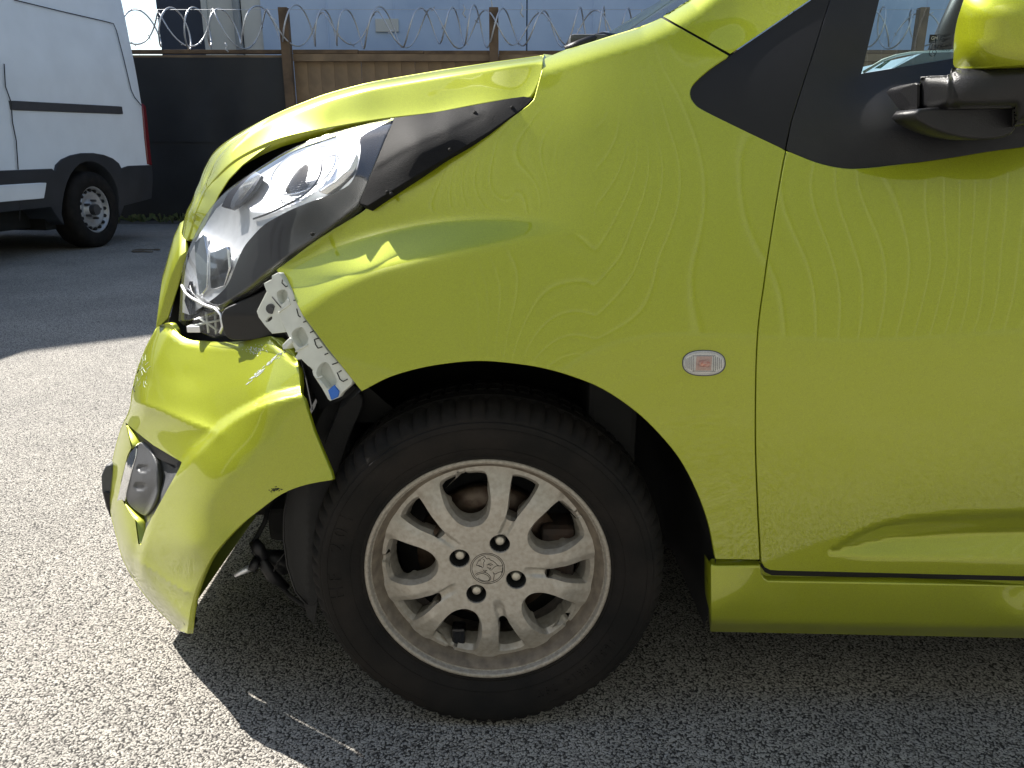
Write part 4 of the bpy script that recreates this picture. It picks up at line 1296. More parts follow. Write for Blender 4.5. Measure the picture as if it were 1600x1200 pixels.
plate('retainer', main, pxmap(br_d), 4, M['white_plastic'], br, holes=[hole1, hole2, hole3], edge=(.0008, .0008, .012), hole_edge=(-.0005, .0008, .016))
plate('retainer_back', [Z4(*q) for q in ((330, 250), (410, 230), (430, 330), (600, 500), (780, 800), (800, 960), (720, 1000), (600, 830), (470, 680), (400, 520))], pxmap(lambda U, V: br_d(U, V) + .017), 6, M['white_plastic'], br, edge=None)
tab = [Z4(*q) for q in ((262, 260), (310, 300), (362, 365), (345, 410), (395, 545), (300, 556), (250, 500), (205, 440), (192, 400))]
slot = [Z4(*q) for q in spline(((252, 470), (262, 450), (292, 432), (303, 448), (290, 465), (262, 480)), 3, True)]
plate('bracket_tab', tab, pxmap(lambda U, V: br_d(U, V) + .012), 4, M['white_plastic'], br, holes=[slot], edge=(.001, .001, .006), hole_edge=(0, .001, .006))
c = P(*Z4(292, 382), 1.0); cc = np.array(Z4(292, 382))
yb = float(br_d(cc[:1], cc[1:])[0]) + .010
gb = Geo()
c = P(*Z4(292, 382), yb)
gb.tube([c, c + np.array((0, .01, 0))], .0078, 12)
gb.tube([c - np.array((0, .002, 0)), c], .0045, 6)
gb.build('bolt', M['grey_plastic'], br)
blk = [Z4(*q) for q in ((706, 972), (745, 936), (778, 978), (770, 1015), (728, 1036))]
plate('blue_clip', blk, pxmap(lambda U, V: br_d(U, V) - .003), 4, M['blue_clip'], br, edge=(.0008, .0008, .01))
pg = [Z4(*q) for q in ((375, 645), (425, 595), (440, 618), (400, 665), (378, 668))]
plate('peg', pg, pxmap(lambda U, V: br_d(U, V) - .004), 3, M['white_plastic'], br, edge=(.0012, .0015, .02))
gl_ = Geo()
for q in (((375, 170), (372, 195), (400, 222), (412, 215)), ((478, 380), (490, 430), (505, 440)), ((605, 600), (615, 640), (632, 665), (662, 655)), ((770, 840), (790, 890), (812, 905), (845, 888)),
          ((525, 478), (545, 470)), ((575, 552), (600, 540)), ((680, 712), (705, 700)), ((735, 782), (775, 768)), ((612, 600), (640, 592)), ((780, 838), (800, 826)), ((300, 295), (365, 372)), ((455, 320), (470, 318))):
    uv = np.array([Z4(*w) for w in q])
    gl_.tube([tuple(x) for x in P(uv[:, 0], uv[:, 1], br_d(uv[:, 0], uv[:, 1]) - .0006)], .0008, 5)
gl_.build('slots', M['dark'], br, True)['kind'] = 'stuff'
gl_ = Geo()
for q in (((415, 300), (430, 345), (352, 405)), ((620, 885), (665, 865)), ((640, 890), (690, 950)), ((470, 690), (520, 660), (560, 640))):
    uv = np.array([Z4(*w) for w in q])
    gl_.tube([tuple(x) for x in P(uv[:, 0], uv[:, 1], br_d(uv[:, 0], uv[:, 1]) - .0004)], .0014, 6)
gl_.build('ribs', M['white_plastic'], br, True)['kind'] = 'stuff'

# ---- wheel arch liner
al = np.array(ARCH, float)
lv, lf = [], []
lp = [(566, 612), (520, 650), (492, 720)]
chain = [(505, 700), (530, 640)] + [tuple(q) for q in al] + [(1110, 940), (1100, 985)]
ch = np.array(chain)
dep = np.array([1.10, 1.10] + list(side(al[:, 0], al[:, 1]) + .004) + [1.075, 1.09])
k = len(ch)
for row, (dy, sc) in enumerate(((0, 1.0), (0.025, 1.012), (0.26, 1.0), (0.30, 0.90))):
    q = P(ch[:, 0], ch[:, 1], dep)
    cen = np.array((-0.035, 0, 0.29))
    for x in q:
        d_ = x - cen; d_[1] = 0
        y0 = x[1]
        lv.append((cen[0] + d_[0] * sc, y0 + dy, cen[2] + d_[2] * sc))
for row in range(3):
    for i in range(k - 1):
        a_ = row * k + i
        lf.append((a_, a_ + 1, a_ + 1 + k, a_ + k))
lf.append(tuple(3 * k + i for i in range(k)))
liner = obj('arch_liner', lv, lf, M['liner'], car, True)
# hanging front part of the liner
flap = spline([(532, 610), (508, 640), (486, 690), (470, 735), (452, 762), (444, 800), (443, 840), (449, 885), (462, 925), (478, 944), (494, 940), (500, 900), (505, 840), (520, 760), (545, 680), (565, 625)], 4, True)
plate('liner_flap', flap, pxmap(lambda U, V: 1.13 + 0.00025 * np.abs(np.asarray(U, float) - 480)), 8, M['liner'], car, edge=(.003, .003, .16))
tube('liner_bead', [tuple(x) for x in P(*np.array([(452, 762), (444, 800), (443, 840), (449, 885), (462, 925), (480, 944)]).T, 1.127)], .0016, M['black'], car, 6)
plate('liner_tab', [(474, 936), (496, 940), (490, 975), (480, 962)], flat(1.15), 6, M['liner'], car, edge=(.001, .001, .004))
# horizontal undertray remnants and dangling fog lamp wiring
box('undertray', tuple(p1(392, 806, 1.3)), tuple(p1(470, 780, 1.3) + Vector((0, .5, 0.01))), M['dark'], car, .006)
box('undertray', tuple(p1(420, 835, 1.24)), tuple(p1(446, 795, 1.24) + Vector((0, .12, 0))), M['dark'], car, .008)
tube('wiring', [p1(419, 795, 1.2), p1(414, 815, 1.19), p1(402, 838, 1.18), p1(396, 848, 1.17)], .0045, M['dark'], car, 6)
gwr = Geo()
gwr.tube([p1(396, 845, 1.17), p1(404, 858, 1.17), p1(414, 872, 1.17)], [.009, .012, .008], 8)
gwr.tube([p1(400, 860, 1.17), p1(425, 900, 1.18), p1(448, 918, 1.19)], [.008, .011, .007], 8)
gwr.tube([p1(412, 868, 1.2), p1(440, 875, 1.22), p1(452, 890, 1.22)], [.012, .02, .016], 8)
gwr.tube([p1(392, 880, 1.16), p1(404, 884, 1.16)], [.012, .012], 8)
gwr.build('wiring', M['black'], car, True)
tube('bulb', [p1(366, 899, 1.15), p1(378, 893, 1.155), p1(392, 887, 1.16)], [.004, .0055, .0065], M['chrome_soft'], car, 8)
tube('wiring', [p1(450, 858, 1.14), p1(434, 878, 1.15), p1(428, 892, 1.16)], .0015, M['dark'], car, 5)
tube('wiring', [p1(430, 905, 1.19), p1(452, 930, 1.19), p1(478, 948, 1.16)], .004, M['dark'], car, 5)

# ---- side repeater
def rep_d(U, V):
    r2 = ((np.asarray(U, float) - 1100) / 34) ** 2 + ((np.asarray(V, float) - 568) / 20) ** 2
    return side(U, V) - 0.002 - 0.008 * np.sqrt(np.clip(1 - .85 * r2, 0.02, 1))
ov = [(1100 + 32 * math.copysign(abs(math.cos(w)) ** .8, math.cos(w)), 567.5 + 18.5 * math.copysign(abs(math.sin(w)) ** .85, math.sin(w))) for w in np.linspace(0, 2 * math.pi, 40, endpoint=False)]
rp = plate('side_repeater', [(1100 + (u - 1100) * .99, 568 + (v - 568) * .99) for u, v in ov], pxmap(lambda U, V: side(U, V) - 0.0018), 4, M['repeater'], car, edge=(.0006, .001, .006))
plate('lens', ov, pxmap(rep_d), 3, M['rep_lens'], rp, edge=(.0004, .0008, .006))
plate('seal', [(1100 + (u - 1100) * 1.06, 568 + (v - 568) * 1.09) for u, v in ov], pxmap(lambda U, V: side(U, V) - 0.0008), 4, M['grey_plastic'], rp, edge=(.0003, .0005, .003))
c_ = p1(1093, 568, 1.0334); e_ = p1(1108, 568, 1.0328)
yy_ = float(side(np.array([1100.]), np.array([568.]))[0]) - .005
tube('bulb', [p1(1092, 568, yy_), p1(1095, 568, yy_), p1(1107, 568, yy_), p1(1109, 568, yy_)], [.0035, .0052, .0052, .004], M['amber'], rp, 12)
box('bulb_holder', tuple(p1(1087, 579, yy_ + .002)), tuple(p1(1113, 557, yy_ + .002) + Vector((0, .0015, 0))), M['bulb_tint'], rp, .0004)
gr = Geo()
for u_ in list(range(1072, 1086, 3)) + list(range(1115, 1130, 3)):
    w_ = 13 * math.sqrt(max(0, 1 - ((u_ - 1100) / 33) ** 2))
    q = np.array([u_, u_], float), np.array([568 - w_, 568 + w_])
    gr.tube([tuple(x) for x in P(q[0], q[1], rep_d(*q) + .0012)], .0004, 4)
for vv in (556, 580):
    uu = np.linspace(1082, 1118, 8)
    gr.tube([tuple(x) for x in P(uu, vv + 0 * uu, rep_d(uu, vv + 0 * uu) + .0008)], .0005, 4)
gr.build('ribs', M['grey_plastic'], rp, True)['kind'] = 'stuff'

# ---- door mirror
mir = part_empty('door_mirror', car)
mcx = spline([(1491.5, 104), (1490, 85), (1491, 60), (1495, 35), (1501, 15), (1510, -8), (1530, -28), (1570, -40), (1640, -42), (1720, -20), (1750, 40), (1748, 80), (1700, 94), (1600, 101), (1546, 105), (1515, 106)], 4, True)
mroll = rolloff(mcx + [mcx[0]], 75, 0.075)
mlow = rolloff([(1480, 106), (1546, 106), (1760, 92)], 75, 0.075)
def mir_d(U, V):
    U = np.asarray(U, float); V = np.asarray(V, float)
    x = np.clip((1655 - U) / 168, 0, 1); z = np.clip((30 - V) / 74, 0, 1); x2 = np.clip((U - 1690) / 70, 0, 1)
    c = lambda t: 1 - np.sqrt(np.maximum(1 - .97 * t * t, 0))
    return 0.905 + 0.105 * c(x) + 0.07 * c(z) + .06 * c(x2) + .012 * np.clip((V - 60) / 45, 0, 1) ** 2
plate('mirror_cover', mcx, pxmap(mir_d), 5, M['paint'], mir, edge=(.001, .001, .08), back=(.66, 1, -.06))
mb = [(1489.5, 107), (1515, 108.5), (1546, 107.5), (1600, 103.5), (1700, 96.5), (1740, 95), (1740, 190), (1700, 205), (1600, 192), (1584, 196), (1584, 168), (1527, 169), (1484, 170), (1436, 172), (1434.5, 168), (1436.5, 130), (1440, 122), (1450, 120), (1478, 119), (1486, 115)]
mbf = TPS([(1436, 130, 1.005), (1436, 170, 1.005), (1460, 150, .978), (1484, 130, .953), (1484, 168, .953), (1490, 108, .955), (1546, 108, .935), (1600, 104, .925), (1600, 185, .94), (1740, 100, .92), (1740, 190, .935), (1550, 140, .928), (1650, 150, .915)], .003)
def mb_d(U, V):
    U = np.asarray(U, float)
    d, s, q = polydist(mb + [mb[0]], U, V)
    x = np.clip(1 - d / 16, 0, 1)
    return mbf(U, V) + .012 * (1 - np.sqrt(np.maximum(1 - x * x, 0))) + .006 * sstep(1480, 1490, U)
plate('mirror_base', mb, pxmap(mb_d), 5, M['black'], mir, edge=(.001, .001, .07), back=(.6, 1, 0))
plate('mirror_foot', [(1406, 141), (1412, 138), (1433, 132), (1432.5, 171), (1424, 164)], pxmap(lambda U, V: 1.035 - .0012 * (np.asarray(U, float) - 1406)), 5, M['black'], mir, edge=(.003, .003, .03), back=(0, 1, 0))
plate('mirror_foot', spline([(1440, 175), (1527, 172), (1582, 172), (1584, 186), (1580, 205), (1540, 213), (1490, 206), (1450, 190)], 3, True), pxmap(lambda U, V: 0.972 + 0 * np.asarray(U, float)), 6, M['black'], mir, edge=(.004, .004, .06), back=(0, 1, 0))

# ---- things seen through the window
interior = part_empty('cabin', car)
def wq(name, pts, mat, th=None):
    o = obj(name, pts, [tuple(range(len(pts)))], mat, interior, False)
    return o
# dash: sloping top under the windscreen
dv, df = [], []
for i in range(9):
    y_ = 1.22 + (2 * YC - 1.22 - 1.22) * i / 8
    bow = -.10 * (1 - ((i - 4) / 4) ** 2)
    for x_, z_ in ((0.17 + bow, 1.0), (0.50, .995), (0.60, 1.046), (0.74, 1.05), (0.78, .5)):
        dv.append((x_, y_, z_))
for i in range(8):
    for j in range(4):
        a_ = i * 5 + j
        df.append((a_, a_ + 1, a_ + 6, a_ + 5))
df.append((0, 1, 2, 3, 4)); df.append((44, 43, 42, 41, 40))
obj('dashboard', dv, df, M['dash'], interior, False)
# windscreen
sv, sf = [], []
nW = 12
for i in range(nW + 1):
    t_ = i / nW; y_ = 1.23 + (2 * YC - 2.46) * t_
    bow = 1 - (2 * t_ - 1) ** 2
    sv += [(0.20 - 0.13 * bow, y_, 1.075 - .01 * bow), (0.53 - .11 * bow, 1.28 + (2 * YC - 2.56) * t_, 1.27), (0.92 - .09 * bow, 1.34 + (2 * YC - 2.68) * t_, 1.47)]
for i in range(nW):
    for j in range(2):
        a_ = i * 3 + j; sf.append((a_, a_ + 1, a_ + 4, a_ + 3))
obj('windscreen', sv, sf, M['screen'], car, True)
# labels on the glass
gx = Geo()
st = [p1(1366, 107, 1.2), p1(1385, 95, 1.2), p1(1393, 94, 1.2), p1(1376, 107, 1.2)]
tube('dash_edge_glint', [p1(1349, 113, 1.22), p1(1380, 94, 1.23), p1(1400, 87, 1.24), p1(1422, 83, 1.25), p1(1492, 79, 1.25)], .0022, M['white_plastic'], interior, 6)  # white tube stands in for the highlight along the dash edge
obj('licence_label', st, [(0, 1, 2, 3)], M['sticker'], interior, False)
st = [p1(1378, 101, 1.199), p1(1384, 96.5, 1.199), p1(1387, 96.5, 1.199), p1(1381, 101, 1.199)]
obj('licence_label', st, [(0, 1, 2, 3)], M['sticker_white'], interior, False)
# roof, far pillars, seats, far side
rv_, rf_ = [], []
xs = [0.90, 1.2, 1.8, 2.5, 2.95, 3.05]; zs = [1.475, 1.51, 1.525, 1.505, 1.44, 1.38]
for i in range(len(xs)):
    for j, (yy, dz) in enumerate(((1.30, -.05), (1.36, -.012), (1.5, 0.0), (YC, .012), (2 * YC - 1.5, 0), (2 * YC - 1.36, -.012), (2 * YC - 1.30, -.05))):
        rv_.append((xs[i], yy, zs[i] + dz))
for i in range(len(xs) - 1):
    for j in range(6):
        a_ = i * 7 + j; rf_.append((a_, a_ + 1, a_ + 8, a_ + 7))
obj('roof', rv_, rf_, M['paint'], car, True)
for k_, s_ in enumerate((1, -1)):
    yy = lambda y: y if s_ > 0 else 2 * YC - y
    for nm, a_, b_, r_ in (('door_pillar', (1.20, 1.10, .95), (1.28, 1.30, 1.47), .035), ('rear_pillar', (2.6, 1.10, 1.0), (2.85, 1.30, 1.42), .09)):
        if s_ < 0 and nm == 'x': continue
        tube(nm, [(a_[0], yy(a_[1]), a_[2]), (b_[0], yy(b_[1]), b_[2])], r_, M['black'] if nm == 'door_pillar' else M['paint'], car, 10)
tube('windscreen_pillar', [(0.14, 2 * YC - 1.215, 1.06), (0.5, 2 * YC - 1.27, 1.265), (0.92, 2 * YC - 1.34, 1.465)], .032, M['paint'], car, 10)
for yy in (1.45, 2.15):
    gs_ = Geo()
    gs_.box((1.15, yy - .24, .42), (1.62, yy + .24, .60))
    gs_.build('seat', M['seat'], interior, bevel=.05)
    gs_ = Geo()
    gs_.box((-.06, yy - .23, 0), (.06, yy + .23, .62), Matrix.Translation((1.62, 0, .58)) @ Matrix.Rotation(.22, 4, 'Y'))
    gs_.box((-.05, yy - .13, .66), (.05, yy + .13, .86), Matrix.Translation((1.62, 0, .58)) @ Matrix.Rotation(.22, 4, 'Y'))
    gs_.build('seat', M['seat'], interior, bevel=.045)
# rear half of the body, beyond the frame
rb_v, rb_f = [], []
secs = []
for X_ in (1.09, 1.5, 1.95, 2.4, 2.75, 3.0, 3.06):
    tp = 0.0 if X_ < 2.5 else (X_ - 2.5) * .35
    secs.append([(X_, 1.10 + tp, 1.0), (X_, 1.045 + tp, .92), (X_, 1.010 + tp, .78), (X_, 1.0 + tp, .6), (X_, 1.02 + tp, .4), (X_, 1.05 + tp, .25), (X_, 1.09 + tp, .18)])
for s_ in secs: rb_v += s_
m_ = 7
for i in range(len(secs) - 1):
    for j in range(m_ - 1):
        a_ = i * m_ + j; rb_f.append((a_, a_ + 1, a_ + m_ + 1, a_ + m_))
rearb = obj('rear_quarter', rb_v, rb_f, M['paint'], car, True)
mirrored(rearb, car)
obj('tailgate', [(3.06, 1.3, 1.0), (3.06, 2 * YC - 1.3, 1.0), (3.05, 2 * YC - 1.3, 1.38), (3.05, 1.3, 1.38), (3.06, 1.3, .2), (3.06, 2 * YC - 1.3, .2)], [(0, 1, 2, 3), (4, 5, 1, 0)], M['paint'], car, False)
# shade-giving inner body
box('underbody', (-0.48, 1.36, .17), (3.0, 2 * YC - 1.36, .40), M['dark'], car, .02)
box('underbody', (0.38, 1.10, .17), (3.0, 2 * YC - 1.10, .38), M['dark'], car, .02)
box('engine_block', (-0.50, 1.45, .36), (0.12, 2 * YC - 1.45, .86), M['dark'], car, .04)
box('bulkhead', (0.12, 1.16, .3), (0.2, 2 * YC - 1.16, 1.0), M['dark'], car, .01)
box('tyre_sun_block', (-.268, 1.165, .44), (-.262, 1.36, .64), M['dark'], car, 0)  # added hidden plate that keeps sun off the tyre shoulder
box('nose_light_block', (-.44, 1.36, .40), (-.32, 2 * YC - 1.36, .62), M['dark'], car, .01)  # added hidden box that blocks light coming through the nose
gx = Geo().box((-.62, 1.50, .30), (-.54, 2 * YC - 1.50, .66)); gx.build('grille', M['dark'], bumper, bevel=.01)
# far side of the car
for o in (fender, door):
    mirrored(o, car)
fhl = part_empty('headlight', car)
for o in list(hl.children):
    if o.name.split('.')[0] in ('lens', 'bezel', 'reflector_housing', 'headlight_cover'):
        mirrored(o, fhl)

# ---- wheel
RR = 0.193
WC = p1(762, 896.5, 1.071)
wheel = part_empty('wheel', car)
W0 = (WC.x, WC.y, WC.z)
def pol(c_ang, pts):
    """Points given as (across, out) from a direction, as plane coordinates."""
    a_ = math.radians(c_ang); e = np.array((math.cos(a_), math.sin(a_))); x_ = np.array((math.sin(a_), -math.cos(a_)))
    return [tuple(RR * (e * q[1] + x_ * q[0] * .89)) for q in pts]
TH0 = -4.0
uh = spline([(-.20, .82), (-.10, .845), (0, .852), (.10, .845), (.20, .82), (.222, .77), (.215, .66), (.19, .56), (.14, .47), (.07, .418), (0, .405), (-.07, .418), (-.14, .47), (-.19, .56), (-.215, .66), (-.222, .77)], 3, True)
vh = spline([(-.11, .836), (0, .85), (.11, .836), (.128, .80), (.088, .65), (.052, .53), (.042, .485), (0, .465), (-.042, .485), (-.052, .53), (-.088, .65), (-.128, .80)], 3, True)
holes = []
for k_ in range(5):
    holes.append(pol(TH0 + 36 + 72 * k_, uh))
    holes.append(pol(TH0 + 72 * k_, vh))
lugs = [(WC.x, 0)]
lug_c = []
for k_ in range(4):
    w = math.radians(67 + 90 * k_)
    lug_c.append((.0485 * math.cos(w), .0485 * math.sin(w)))
for c_ in lug_c:
    holes.append([(c_[0] + .0165 * math.cos(q), c_[1] + .0165 * math.sin(q)) for q in np.linspace(0, 2 * math.pi, 20, endpoint=False)])
disc_o = [(RR * .888 * math.cos(q), RR * .888 * math.sin(q)) for q in np.linspace(0, 2 * math.pi, 120, endpoint=False)]
def face_y(U, V):
    """Depth of the spoke face behind the rim lip."""
    U = np.asarray(U, float); V = np.asarray(V, float)
    r = np.hypot(U, V) / RR
    y = 0.010 + 0.010 * (1 - sstep(0.0, 0.55, r)) * 0.6 + 0.016 * sstep(0.62, 0.90, r)
    ang = np.degrees(np.arctan2(V, U))
    # spokes fall away from their middle lines, and a groove runs from each narrow gap into the hub
    for k_ in range(5):
        c_ = math.radians(TH0 + 72 * k_)
        al_ = U * math.cos(c_) + V * math.sin(c_); ac = U * math.sin(c_) - V * math.cos(c_)
        g_ = (1 - sstep(.016, .05, np.abs(ac) / RR)) * sstep(.27, .40, al_ / RR) * (1 - sstep(.52, .6, al_ / RR))
        y = y + 0.006 * g_
        side_ = np.abs(np.abs(ac) / RR - (.055 + .215 * np.clip(al_ / RR, 0, 1)))
        y = y + 0.0035 * sstep(.05, .13, side_) * sstep(.42, .6, r) * (al_ > 0) * (np.abs(ac) < al_ * .78)
    return y
wmap = lambda U, V: np.stack([W0[0] + np.asarray(U, float), W0[1] + face_y(U, V), W0[2] + np.asarray(V, float)], -1)
v, f, n = sheet(disc_o, wmap, .0031, holes=holes, edge=(.0005, .0005, .006), hole_edge=[(.0042, .010, .036)] * 10 + [(.0006, .001, .004)] * 4, rows=(.0012,), sharp=True, toward=(WC.x, 0, WC.z))
rim = obj('rim', v, f, M['alloy'], wheel, True, n)
rim_s = []
lathe('rim_lip', [(.945 * RR, .0075), (.953 * RR, .0085), (.958 * RR, .0075), (.962 * RR, .001), (.972 * RR, -.0015), (.988 * RR, -.002), (1.0 * RR, -.0005), (1.005 * RR, .004), (1.0 * RR, .012)], 128, W0, M['alloy_lip'], rim)
lathe('rim_barrel', [(.945 * RR, .0075), (.925 * RR, .0115), (.90 * RR, .021), (.884 * RR, .028), (.855 * RR, .04), (.85 * RR, .075), (.86 * RR, .15), (.95 * RR, .155)], 96, W0, M['alloy_barrel'], rim)
for c_ in lug_c:
    cc = (W0[0] + c_[0], W0[1] + .014, W0[2] + c_[1])
    lathe('lug_socket', [(.0172, .0005), (.0160, .002), (.0150, .008), (.0145, .026), (0.0001, .027)], 24, cc, M['dark'], rim)
    nut = lathe('lug_nut', [(0.0001, .008), (.0058, .0082), (.0075, .0095), (.0080, .013), (.0095, .018), (.0095, .026)], 6 if False else 18, cc, M['steel'], rim)
# engraved emblem: a lion with a stone in a ring
def Zc(x, y): return (680 + x / 7.5, 820 + y / 7.5)
ge = Geo()
ec = (583, 672)
def em(x, y):
    u_, v_ = (x - ec[0]) / 7.5 / 1000 * 1.005, -(y - ec[1]) / 7.5 / 1000 * 1.09
    return (W0[0] + u_ - .0008, W0[1] + float(face_y(np.array([u_]), np.array([v_]))[0]) - .0003, W0[2] + v_ + .0004)
for rr_ in (203, 184):
    pts = [em(ec[0] + rr_ * math.cos(q), ec[1] + rr_ * .925 * math.sin(q)) for q in np.linspace(0, 2 * math.pi, 48, endpoint=False)]
    ge.tube(pts, .00045, 5, True)
strokes = [
    [(452, 632), (468, 600), (480, 572), (500, 562), (520, 545), (538, 532), (550, 522), (562, 540), (580, 556), (604, 552), (620, 572), (645, 580), (668, 598), (690, 618), (712, 640), (762, 640)],
    [(452, 632), (470, 638), (484, 632), (490, 646), (510, 646), (516, 668), (530, 660), (540, 620), (536, 600), (552, 585), (545, 566), (528, 556)],
    [(484, 632), (480, 642), (494, 652), (512, 648)], [(488, 580), (502, 576)],
    [(578, 655), (600, 672), (624, 668), (606, 688), (630, 692), (660, 660), (690, 642), (712, 640)],
    [(575, 632), (600, 628), (630, 640)], [(590, 620), (625, 618), (650, 634)],
    [(527, 690), (545, 706), (560, 718), (556, 700), (580, 704)],
    [(440, 752), (452, 735), (490, 722), (530, 718), (580, 735), (612, 768), (622, 800), (600, 824)],
    [(452, 760), (470, 745), (520, 736), (570, 752), (600, 780), (608, 806), (580, 828)],
    [(470, 790), (500, 812), (545, 826), (600, 824)],
    [(650, 724), (662, 760), (654, 800), (656, 826)], [(650, 724), (672, 742), (700, 728), (722, 718), (748, 712), (760, 722)], [(760, 660), (758, 700), (746, 730)]]
for s_ in strokes:
    q = spline(s_, 3) if len(s_) > 2 else s_
    ge.tube([em(*x) for x in q], .00042, 5)
ge.build('emblem', M['engrave'], rim, True)
# disc brake behind the spokes
lathe('brake_disc', [(.03, .052), (.06, .05), (.068, .066), (.075, .067), (.118, .067), (.1185, .09), (.07, .09)], 64, W0, M['disc'], wheel)
lathe('spoke_gap_shade', [(.02, .10), (.155, .10), (.158, .115)], 40, W0, M['dark'], wheel)  # added black plate that keeps the openings between spokes dark
gc = Geo()
gc.box((W0[0] + .085, W0[1] + .045, W0[2] - .06), (W0[0] + .14, W0[1] + .12, W0[2] + .055))
gc.build('brake_caliper', M['rust'], wheel, bevel=.012)
gc = Geo()
gc.tube([(W0[0] + .07, W0[1] + .10, W0[2] - .02), (W0[0] - .12, W0[1] + .13, W0[2] + .03)], .02, 10)
gc.build('knuckle', M['rust'], wheel, True)
box('balance_weight', (W0[0] - .062, W0[1] + .035, W0[2] - .165), (W0[0] - .040, W0[1] + .06, W0[2] - .125), M['black_gloss'], wheel, .004)
# tyre
TR = 0.281
tprof = [(.183, .03), (.186, .012), (.192, .002), (.1945, -.001), (.1965, -.0015), (.199, -.0005), (.206, -.006), (.220, -.0125), (.236, -.0165), (.250, -.0165), (.256, -.0150), (.2575, -.0125), (.2595, -.0125), (.264, -.010), (.2715, -.002), (.2765, .008), (.2795, .020), (.2808, .034), (.281, .037), (.2735, .038), (.2735, .045), (.281, .046), (.281, .066), (.274, .067), (.274, .074), (.281, .075), (.281, .095), (.274, .096), (.274, .103), (.281, .104), (.2795, .125), (.274, .14), (.258, .155), (.19, .14)]
NB = 76
def tyre_fn(j, k, r, d):
    ph = k % 5
    if 12 < j < 18:
        if ph == 0: r -= 0.0045 if j > 13 else .002
        elif ph in (1, 4): r -= .0006
    if 23 < j < 30 and ph == 0: r -= 0.004
    return r, d
tv, tf = lathe_geo(tprof, NB * 5, W0, fn=tyre_fn)
tv = [(x, y - 0.010 * max(0, 1 - (z - .0) / .05) * (1 if y < WC.y + .05 else -1) * .8, max(z, 0.003)) for x, y, z in tv]
tyre = obj('tyre', tv, [q[::-1] for q in tf], M['rubber'], wheel, True)
bm = bmesh.new(); bm.from_mesh(tyre.data); bmesh.ops.recalc_face_normals(bm, faces=list(bm.faces))
for e in bm.edges:
    if len(e.link_faces) == 2 and e.calc_face_angle(0) > .6: e.smooth = False
bm.to_mesh(tyre.data); bm.free()
# raised lettering and rings on the sidewall
def side_y(r):
    a_ = np.array(tprof[3:13]); return float(np.interp(r, a_[:, 0], a_[:, 1]))
def arc_text(txt, a0, r0, size, step_deg, mat, parent, h=.0014):
    g_ = Geo()
    for i, ch_ in enumerate(txt):
        if ch_ == ' ': continue
        cu = bpy.data.curves.new('glyph', 'FONT'); cu.body = ch_; cu.size = size; cu.align_x = 'CENTER'
        o = bpy.data.objects.new('glyph', cu); COL.objects.link(o)
        bpy.context.view_layer.update()
        me = bpy.data.meshes.new_from_object(o.evaluated_get(bpy.context.evaluated_depsgraph_get()))
        COL.objects.unlink(o); bpy.data.objects.remove(o)
        w = math.radians(a0 - step_deg * i)
        vs_ = []
        for q in me.vertices:
            r = r0 + q.co.y; a_ = w - q.co.x / r0
            vs_.append((W0[0] + r * math.cos(a_), W0[1] + side_y(r) - h, W0[2] + r * math.sin(a_)))
        k0 = len(vs_)
        vs_ += [(x, y + h + .0006, z) for x, y, z in vs_]
        fs_ = [tuple(p.vertices) for p in me.polygons]
        cnt = {}
        for p in fs_:
            for a_, b_ in zip(p, p[1:] + p[:1]):
                cnt[(a_, b_)] = 1
        fs_ += [(b_, a_, a_ + k0, b_ + k0) for a_, b_ in cnt if (b_, a_) not in cnt]
        g_.add(vs_, fs_)
        bpy.data.meshes.remove(me)
    o = g_.build('lettering', mat, parent); o['kind'] = 'stuff'
    return o
arc_text('HF 201', 186, .226, .030, 6.4, M['rubber'], tyre)
arc_text('165/65R14 79T', 330, .222, .016, 3.2, M['rubber'], tyre)
g_ = Geo()
for rr_ in (.2135, .2475):
    g_.tube([(W0[0] + rr_ * math.cos(q), W0[1] + side_y(rr_) - .0003, W0[2] + rr_ * math.sin(q)) for q in np.linspace(0, 2 * math.pi, 120, endpoint=False)], .0007, 5, True)
g_.build('sidewall_ring', M['rubber'], tyre, True)
# the other three wheels, seen only from elsewhere
def copy_tree(o, parent):
    c_ = o.copy(); link(c_, parent)
    for ch_ in o.children: copy_tree(ch_, c_)
    return c_
w2 = copy_tree(wheel, car); w2.location = (2.375, 0, 0)
for dx in (0, 2.375):
    w3 = copy_tree(wheel, car); w3.location = (dx + 2 * WC.x, 2 * YC, 0); w3.rotation_euler = (0, 0, math.pi)

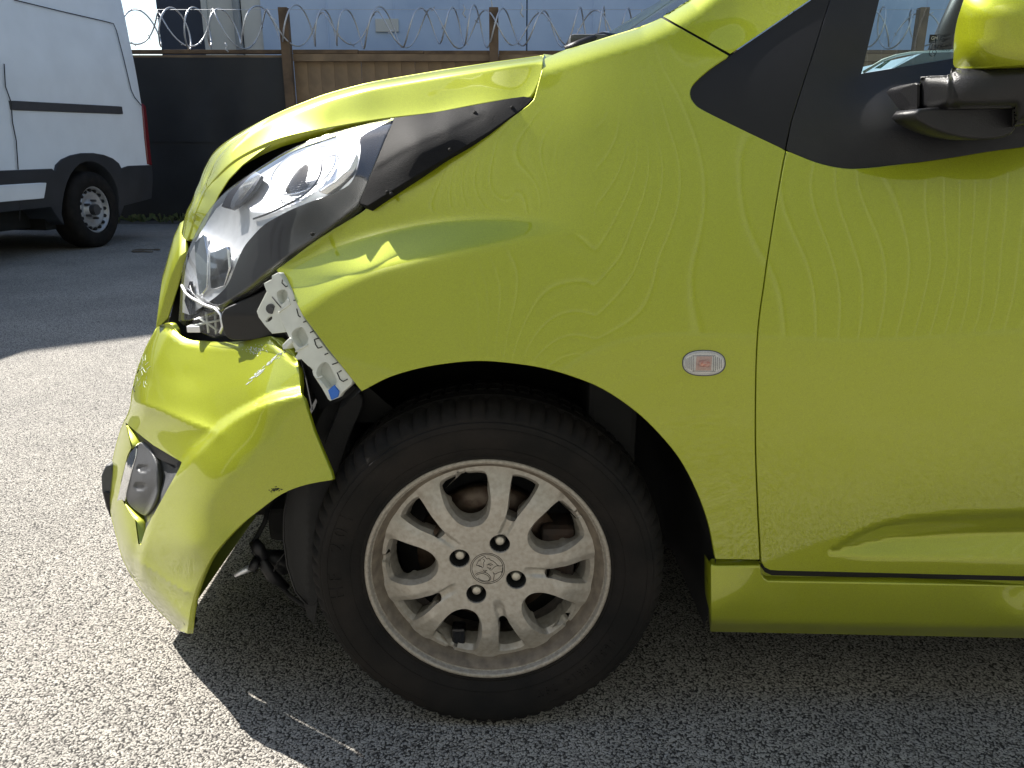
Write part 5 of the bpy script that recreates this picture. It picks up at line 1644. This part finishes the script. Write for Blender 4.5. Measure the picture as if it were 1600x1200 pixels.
# window print
def flat_text(txt, u, v, Y, hpx, name, mat, parent):
    cu = bpy.data.curves.new('glyph', 'FONT'); cu.body = txt; cu.size = hpx * 1.4 * Y / 1230
    o = bpy.data.objects.new('glyph', cu); COL.objects.link(o)
    bpy.context.view_layer.update()
    me = bpy.data.meshes.new_from_object(o.evaluated_get(bpy.context.evaluated_depsgraph_get()))
    COL.objects.unlink(o); bpy.data.objects.remove(o)
    c_ = p1(u, v, Y)
    vs_ = [(c_.x + q.co.x, c_.y, c_.z + q.co.y) for q in me.vertices]
    return obj(name, vs_, [tuple(p.vertices) for p in me.polygons], mat, parent, False)
YW = 1.065
def wy(u, v): return float(side(np.array([u]), np.array([v]))[0]) + .0145
pr = Geo()
for nm, txt, u_, v_, h_ in (('a', 'TEMPERED', 1464, 58, 4), ('b', 'TP 20A01', 1464, 64, 4), ('c', '43R-00097', 1464, 74, 4), ('d', 'TRANSP 70', 1464, 80, 4), ('e', 'E4', 1455.5, 74.5, 5), ('f', 'C', 1456, 83.5, 5)):
    flat_text(txt, u_, v_, wy(u_, v_), h_, 'glass_print', M['etch'], door)
gq = Geo()
c_ = p1(1453, 54, wy(1453, 60)); gq.box((c_.x, c_.y, c_.z - .0105), (c_.x + .0095, c_.y + .0005, c_.z))
for vv in (72.5, 82):
    cc = p1(1457.5, vv, wy(1457, vv)); gq.tube([(cc.x + .0046 * math.cos(q), cc.y, cc.z + .0046 * math.sin(q)) for q in np.linspace(0, 6.283, 20, endpoint=False)], .0004, 4, True)
gq.build('glass_print', M['etch'], door)
flat_text('GM', 1454.5, 62, wy(1453, 60) - .0008, 4.5, 'glass_print', M['white_plastic'], door)

# small litter on the yard
for uu, vv, nm, lab in ((228, 393, 'twig_loop', 'dark curled twig lying on the shaded asphalt behind the bumper'),):
    c_ = p1(uu, vv, 1.0); d_ = (np.array(c_) - np.array((0, 0, CAM_H))); t_ = -CAM_H / d_[2]; q_ = np.array((0, 0, CAM_H)) + d_ * t_
    pts = [(q_[0] + .12 * math.cos(w), q_[1] + .09 * math.sin(w), .008 + .004 * math.sin(3 * w)) for w in np.linspace(0.4, 5.6, 18)]
    tag(tube(nm, pts, .007, M['bark']), lab, 'twig')
